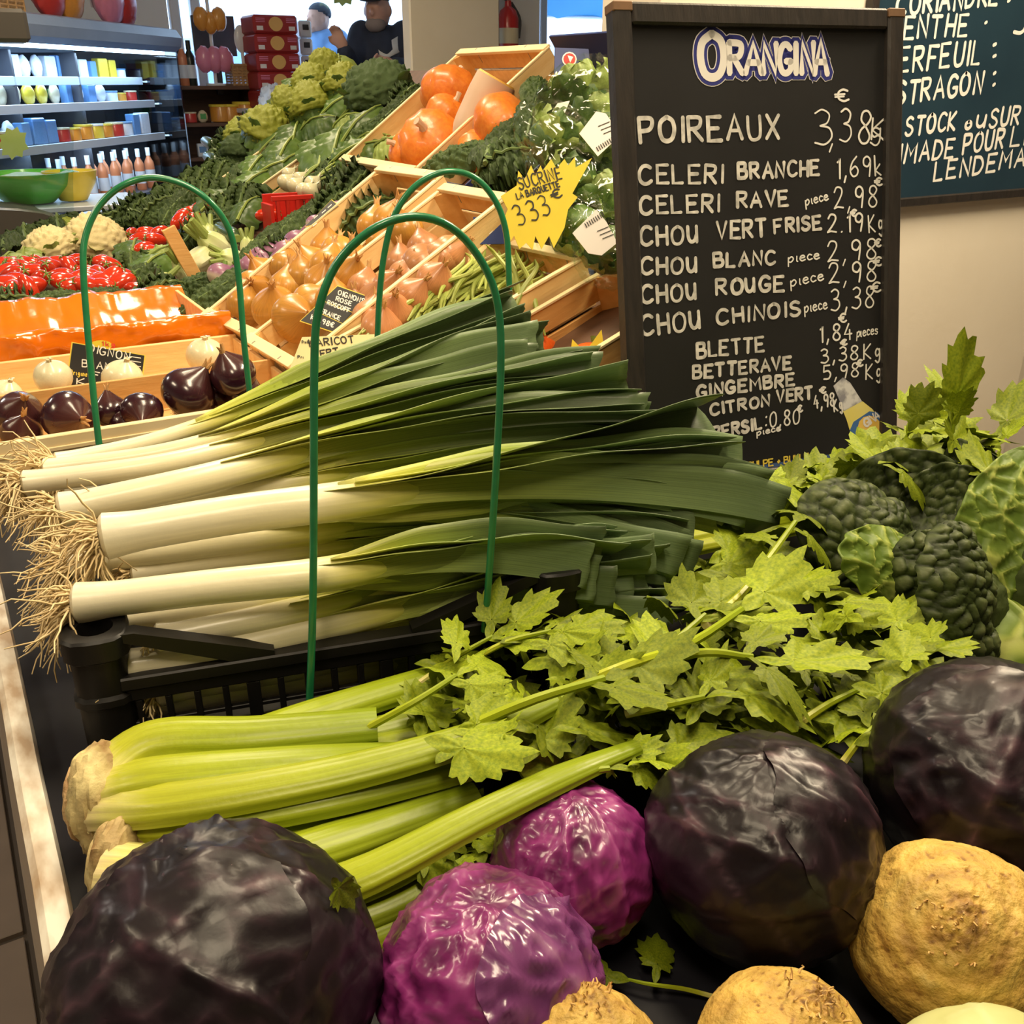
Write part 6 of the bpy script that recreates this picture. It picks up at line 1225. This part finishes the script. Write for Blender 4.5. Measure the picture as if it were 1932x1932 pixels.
for k, (dx, dz, m, m2, s) in enumerate(((-.06, .36, 'pack_orange', 'pack_white', .15), (.06, .36, 'pack_orange', 'foil_white', .15), (0, .34, 'pack_orange', 'pack_yellow', .14), (-.07, .10, 'pack_pink', 'foil_white', .17), (.0, .10, 'pack_pink', 'pack_white', .17), (.07, .10, 'pack_pink', 'foil_white', .17))):
    MB().blob((p.x + dx, p.y - .03, zt + dz + s * .4), (s * .36, s * .26, s * .5), lambda d: 1 + .12 * nz(d, 3, k), 18, 12).build('sweet_bag', m, ds)
p = WY(460, 125, SY + .05); ut = thing('white_scoop', 'white scoop standing upright in the basket', 'scoop', (p.x, p.y, zt + .12)); MB().tube([(p.x, p.y, zt + .05), (p.x, p.y, zt + .22)], .012, 8).build('handle', 'foil_white', ut); MB().blob((p.x, p.y, zt + .3), (.05, .02, .09), None, 16, 12).build('blade', 'foil_white', ut)
sb = thing('dark_screen', 'dark flat screen standing behind the sweet bags', 'screen', WY(405, 160, SY + .3)); c = WY(404, 68, SY + .3); MB().box(c, (.30, .03, .26)).build('panel', 'fridge_dark', sb); MB().box((c.x, c.y, (c.z + zt) / 2 - .06), (.05, .03, c.z - zt)).build('foot', 'fridge_dark', sb)
# red boxes and white crates stacked by the window
YB = 7.2; base = WY(530, 165, YB).z
mat('box_red', (.33, .02, .018), (.42, .03, .025), 10, .5); mat('emblem_gold', (.85, .48, .14), rough=.5)
bt_ = thing('box_table', 'low white table carrying the stacked fruit boxes', 'table', WY(545, 165, YB + .15)); tz_ = WY(530, 205, YB).z
xl, xr = WY(483, 100, YB).x, WY(566, 100, YB).x
MB().box(((xl + xr) / 2 + .08, YB + .2, tz_ - .015), (xr - xl + .35, .5, .03)).build('top', 'white_paint', bt_)
for dx in (-1, 1):
    for dy in (0, .4): MB().box(((xl + xr) / 2 + .08 + dx * (xr - xl) / 2, YB + dy, tz_ / 2), (.04, .04, tz_)).build('leg', 'white_paint', bt_)
hz_ = (WY(525, 28, YB).z - tz_) / 5
for k in range(5):
    z = tz_ + hz_ * k; ob = thing('fruit_box', ('bottom', 'second lowest', 'middle', 'second highest', 'top')[k] + ' dark red fruit box with golden emblem in the stack', 'box', ((xl + xr) / 2, YB + .15, z), 'red fruit boxes'); MB().box(((xl + xr) / 2, YB + .15, z + hz_ / 2), (xr - xl, .3, hz_ * .985)).build('carton', 'box_red', ob)
    cx, cz = (xl + xr) / 2, z + hz_ * .52; r = hz_ * .40; pts = [(cx + r * 1.05 * math.cos(a) * (1 - .12 * max(0, -math.sin(a))), cz + r * (math.sin(a) * .95 - (.18 * abs(math.cos(a * 1)) ** 6 * 0) + (.0))) for a in [i * .3307 for i in range(19)]]
    MB().prism([(a, b) for a, b in pts][::1], 0, .003, (V((0, YB - .001, 0)), V((1, 0, 0)), V((0, 0, 1)), V((0, -1, 0)))).build('emblem', 'emblem_gold', ob)
    for sx in (-1, 1): MB().box((cx + sx * (xr - xl) * .36, YB - .001, z + hz_ * .3), ((xr - xl) * .14, .003, hz_ * .22)).build('paper_label', 'paper_white', ob)
    for sx in (-1, 1):
        for j in range(3): MB().box((cx + sx * (xr - xl) * .34, YB - .001, z + hz_ * (.62 + .09 * j)), ((xr - xl) * .2, .003, hz_ * .035)).build('print_line', 'pack_pink', ob)
xl2, xr2 = WY(568, 100, YB + .3).x, WY(592, 100, YB + .3).x
for k in range(5):
    z = tz_ + hz_ * k * .98; ob = thing('white_crate', ('lowest', 'fourth', 'third', 'second', 'topmost')[k] + ' white foam crate stacked beside the red boxes', 'crate', ((xl2 + xr2) / 2, YB + .4, z), 'white foam crates'); MB().box(((xl2 + xr2) / 2, YB + .42, z + hz_ / 2), (xr2 - xl2, .24, hz_ * .95)).build('body', 'foil_white', ob); MB().box(((xl2 + xr2) / 2, YB + .298, z + hz_ * .6), ((xr2 - xl2) * .45, .01, hz_ * .3)).build('grip_hole', 'fridge_dark', ob)
bn = thing('white_sack', 'white plastic sack slumped beside the shelf unit', 'sack', WY(515, 200, YB - .2)); c = WY(515, 178, YB - .2); c.z -= .06; MB().blob(c, (.10, .09, .12), lambda d: 1 + .3 * nz(d, 2.5, 2) + .14 * nz(d, 8, 2), 36, 24).build('sack', 'foil_white', bn); MB().box((c.x, c.y, (c.z - .1) / 2), (.25, .2, c.z - .1)).build('plinth', 'white_paint', bn)
# ---------------------------------------------------------------- fire extinguisher by the pillar
c = WY(953, 60, 5.35); fe = thing('fire_extinguisher', 'red fire extinguisher hung beside the cream pillar', 'extinguisher', c); zt_, zb_ = WY(953, 12, 5.35).z, WY(953, 108, 5.35).z; mat('ext_red', (.60, .03, .03), rough=.3, coat=.4); c.x += .02
MB().lathe([(.001, zb_), (.055, zb_), (.06, zb_ + .02), (.06, zt_ - .06), (.045, zt_ - .02), (.02, zt_), (.018, zt_ + .03)], 20, (c.x, c.y, 0)).build('cylinder', 'ext_red', fe); MB().lathe([(.0605, zb_ + .07), (.0605, zb_ + .15)], 20, (c.x, c.y, 0)).build('label', 'pack_cream', fe)
MB().tube([(c.x, c.y, zt_ + .03), (c.x - .05, c.y - .01, zt_ + .05)], .01, 6).build('handle', 'fridge_dark', fe); MB().tube([(c.x + .02, c.y, zt_ + .02), (c.x + .075, c.y, zt_ - .06), (c.x + .07, c.y, zb_ + .1)], .009, 7, k=10).build('hose', 'fridge_dark', fe)
MB().box((c.x + .06, 5.46, 1.5), (.42, .03, 3)).build('wall_panel', 'wall_white', kind='structure')
st_ = [(648 + (26 if k % 2 else 20) * math.cos(k * .3307), -8 + (20 if k % 2 else 14) * math.sin(k * .3307)) for k in range(19)]
plate(st_, WY(648, -8, 7.9), 'sign_green', 'star_card', 'pale green star card hanging in the window', 'sign', .003, (0, -1, 0))
# ---------------------------------------------------------------- people
mat('skin', (.55, .28, .19), (.60, .33, .23), 12, .5); mat('coat_navy', (.016, .022, .042), (.026, .034, .06), 14, .8); mat('cap_navy', (.03, .035, .05), rough=.8); mat('beard', (.26, .20, .17), rough=.8); mat('shirt_blue', (.14, .28, .52), (.18, .33, .58), 10, .8); mat('trouser', (.03, .03, .04), rough=.8); mat('collar', (.72, .70, .66), rough=.8); mat('brass', (.6, .5, .3), rough=.3, metal=.8)
def skinobj(mb, name, m, par, vox=.012, sm=6):
    o = mb.build(name, m, par, sharp=0); r = o.modifiers.new('remesh', 'REMESH'); r.mode = 'VOXEL'; r.voxel_size = vox; r.use_smooth_shade = True
    s = o.modifiers.new('smooth', 'SMOOTH'); s.factor = .5; s.iterations = sm; return o
def limb(mb, pts, rad, n=12): mb.tube([V(p) for p in pts], rad, n, k=len(pts) * 4); mb.blob(pts[0], rad[0], None, 12, 8); mb.blob(pts[-1], rad[-1], None, 12, 8)
def person(label, feet, H_, face, arms, coatm, facing, hat=None, coat_len=.45, hair=None, sh=.21):
    """feet: ground point; face: unit horizontal facing; arms: two lists shoulder->elbow->wrist (world)"""
    o = thing('person', label, 'person', feet); f = V(face).normalized(); s = f.cross(V((0, 0, 1))).normalized(); u = V((0, 0, 1)); g = V(feet); k = H_ / 1.78
    def at(a, b, c): return g + s * (a * k) + f * (b * k) + u * (c * k)
    hc = at(0, .05, 1.66); body = MB()
    hm = basis(s, f, u)
    body.blob(hc, (.076 * k, .098 * k, .118 * k), lambda d: 1 - .10 * max(0, -d.z) * (1 - max(0, d.y)) + .05 * max(0, d.y) * max(0, -d.z), 24, 18, hm)
    body.blob(hc + f * .10 * k - u * .012 * k, (.014 * k, .022 * k, .024 * k), None, 8, 6, hm); body.blob(hc + f * .075 * k - u * .075 * k, (.035 * k, .03 * k, .028 * k), None, 10, 8, hm)
    for q in (-1, 1): body.blob(hc + s * q * .078 * k, (.012 * k, .022 * k, .032 * k), None, 8, 6, hm); body.blob(hc + f * .086 * k + s * q * .03 * k + u * .022 * k, (.016 * k, .012 * k, .008 * k), None, 8, 6, hm)
    limb(body, [at(0, .02, 1.58), at(0, 0, 1.48)], [.052 * k, .058 * k]); limb(body, [at(0, 0, 1.44), at(0, .02, 1.2), at(0, .0, .95)], [.13 * k, .14 * k, .14 * k])
    for q in (-1, 1): limb(body, [at(q * .09, 0, .92), at(q * .10, .02, .5), at(q * .1, 0, .09)], [.085 * k, .06 * k, .042 * k]); limb(body, [at(q * .1, -.04, .05), at(q * .11, .16, .04)], [.045 * k, .035 * k])
    for A in arms:
        limb(body, A[:3], [.05 * k, .042 * k, .028 * k]); w = V(A[2]); d = (V(A[3]) - w).normalized(); sd = d.cross(f + u * .3).normalized(); palm = w + d * .05 * k; body.blob(palm, (.04 * k, .022 * k, .05 * k), None, 12, 8, basis(sd, d.cross(sd), d))
        cl = A[4] if len(A) > 4 else -d.cross(sd)
        for j in range(4):
            b0 = palm + d * .035 * k + sd * (-.027 + .018 * j) * k; L0 = (.035, .042, .040, .030)[j] * k; limb(body, [b0, b0 + d * L0 + cl * .006, b0 + d * L0 * 1.5 + cl * .03 * k], [.0092 * k, .0085 * k, .0075 * k], 7)
        b0 = palm - sd * .035 * k; limb(body, [b0, b0 - sd * .02 * k + d * .025 * k, b0 - sd * .015 * k + d * .05 * k + cl * .015], [.011 * k, .01 * k, .008 * k], 7)
    skinobj(body, 'body', 'skin', o, .009, 3)
    c = MB(); limb(c, [at(0, 0, 1.45), at(0, .03, 1.22), at(0, .03, .95), at(0, .02, 1.0 - coat_len)], [.15 * k, .19 * k, .195 * k, .20 * k], 18)
    for q in (-1, 1): limb(c, [at(0, 0, 1.46), at(q * sh * .9, -.01, 1.40)], [.10 * k, .085 * k])
    for A in arms: limb(c, [A[0], A[1], V(A[1]).lerp(V(A[2]), .93)], [.085 * k, .07 * k, .05 * k])
    skinobj(c, 'coat' if coat_len > .3 else 'sweater', coatm, o, .014, 5)
    t = MB()
    for q in (-1, 1): limb(t, [at(q * .09, 0, .95), at(q * .10, .02, .5), at(q * .1, 0, .10)], [.105 * k, .08 * k, .065 * k])
    skinobj(t, 'trousers', 'trouser', o, .02, 3)
    return o, at, hc, k, f, s, u
DM = 6.4
g0 = W(720, 60, DM); fc = (V((0, 0, 0)) - V((g0.x, g0.y, 0))).normalized(); fc = (fc + RT * -.35).normalized()
def Pm(x, y, d=0): return W(x, y, DM - d)
o, at, hc, k, f, s, u = person('man in flat cap and long navy coat raising one hand', (g0.x, g0.y, 0.0), 1.90, fc, ((Pm(683, 66), Pm(664, 120, .10), Pm(650, 97, .32), Pm(640, 72, .36)), (Pm(762, 66), Pm(782, 128, .08), Pm(745, 124, .34), Pm(725, 118, .38))), 'coat_navy', fc)
cap = MB(); hm = basis(s, f, u); cap.blob(hc + u * .07 * k, (.088 * k, .115 * k, .06 * k), lambda d: 1 if d.z > -.2 else .8, 24, 14, hm); cap.blob(hc + u * .055 * k + f * .12 * k, (.07 * k, .05 * k, .012 * k), None, 16, 10, hm); cap.build('flat_cap', 'cap_navy', o)
MB().blob(hc - u * .075 * k + f * .05 * k, (.064 * k, .056 * k, .045 * k), lambda d: 1 + .08 * nz(d, 8, 1), 20, 12, hm).build('beard', 'beard', o)
for q in (-1, 1): cl_ = MB(); cl_.add([at(q * .02, .14, 1.45), at(q * .13, .06, 1.52), at(q * .16, .07, 1.44), at(q * .05, .17, 1.38)], [[0, 1, 2, 3]]); e_ = cl_.build('collar', 'collar', o); md = e_.modifiers.new('thickness', 'SOLIDIFY'); md.thickness = .012
for z in (1.33, 1.21, 1.09, .97): MB().blob(at(.0, .215, z), .012, None, 10, 6).build('button', 'brass', o)
kp = thing('pale_token', 'pale round object held in the hand of the man in the coat', 'token', Pm(728, 135, .40)); MB().tube([Pm(728, 135, .40), Pm(728, 135, .41)], [.028, .028], 6).build('disc', 'foil_white', kp); MB().tube([Pm(728, 128, .40), Pm(730, 122, .39)], .004, 5).build('loop', 'brass', kp)
DM = 8.6; g0 = W(612, 60, DM); fc2 = (RT * -.6 - FH * .6).normalized()
o, at, hc, k, f, s, u = person('person in light blue sweater standing outside the window', (g0.x, g0.y, .12), 1.86, fc2, ((Pm(600, 72), Pm(596, 120), Pm(606, 150, .1), Pm(612, 165, .12)), (Pm(640, 75), Pm(652, 125, .05), Pm(640, 155, .15), Pm(630, 168, .2))), 'shirt_blue', fc2, coat_len=.15)
MB().blob(hc + u * .045 * k - f * .015 * k, (.082 * k, .104 * k, .085 * k), lambda d: (1 if d.z > -.1 + .5 * d.y else .8), 24, 16, basis(s, f, u)).build('hair', 'cap_navy', o)
# ---------------------------------------------------------------- sub-parts hang on the part they belong to (all parts share their thing's frame)
OWN = {'lettering': ('slate', 'card'), 'logo': ('slate',), 'printed_strip': ('slate',), 'bottle_neck': ('slate',), 'bottle_shoulder': ('slate',), 'bottle_label': ('slate',), 'label_fruit': ('slate',), 'black_panel': ('card',), 'rule': ('card',), 'chalk_mark': ('card',), 'barcode_bar': ('card',), 'text_bar': ('card',),
       'emblem_ring': ('card',), 'emblem_disc': ('card',), 'emblem_leaf': ('card',), 'button': ('coat',), 'collar': ('coat',), 'worn_corner': ('frame_top',), 'emblem': ('carton',), 'paper_label': ('carton',), 'print_line': ('carton',), 'front_panel': ('carton',), 'grip_hole': ('body',), 'crown_fibres': ('root_body',), 'capsule': ('glass',), 'label': ('glass', 'cylinder'), 'calyx': ('flesh',), 'printed_patch': ('pouch',)}
for t in [o for o in SC.objects if o.parent is None]:
    kids = {}
    for c in t.children: kids.setdefault(c.name.split('.')[0], c)
    for c in list(t.children):
        for w in OWN.get(c.name.split('.')[0], ()):
            if w in kids and kids[w] is not c: c.parent = kids[w]; break
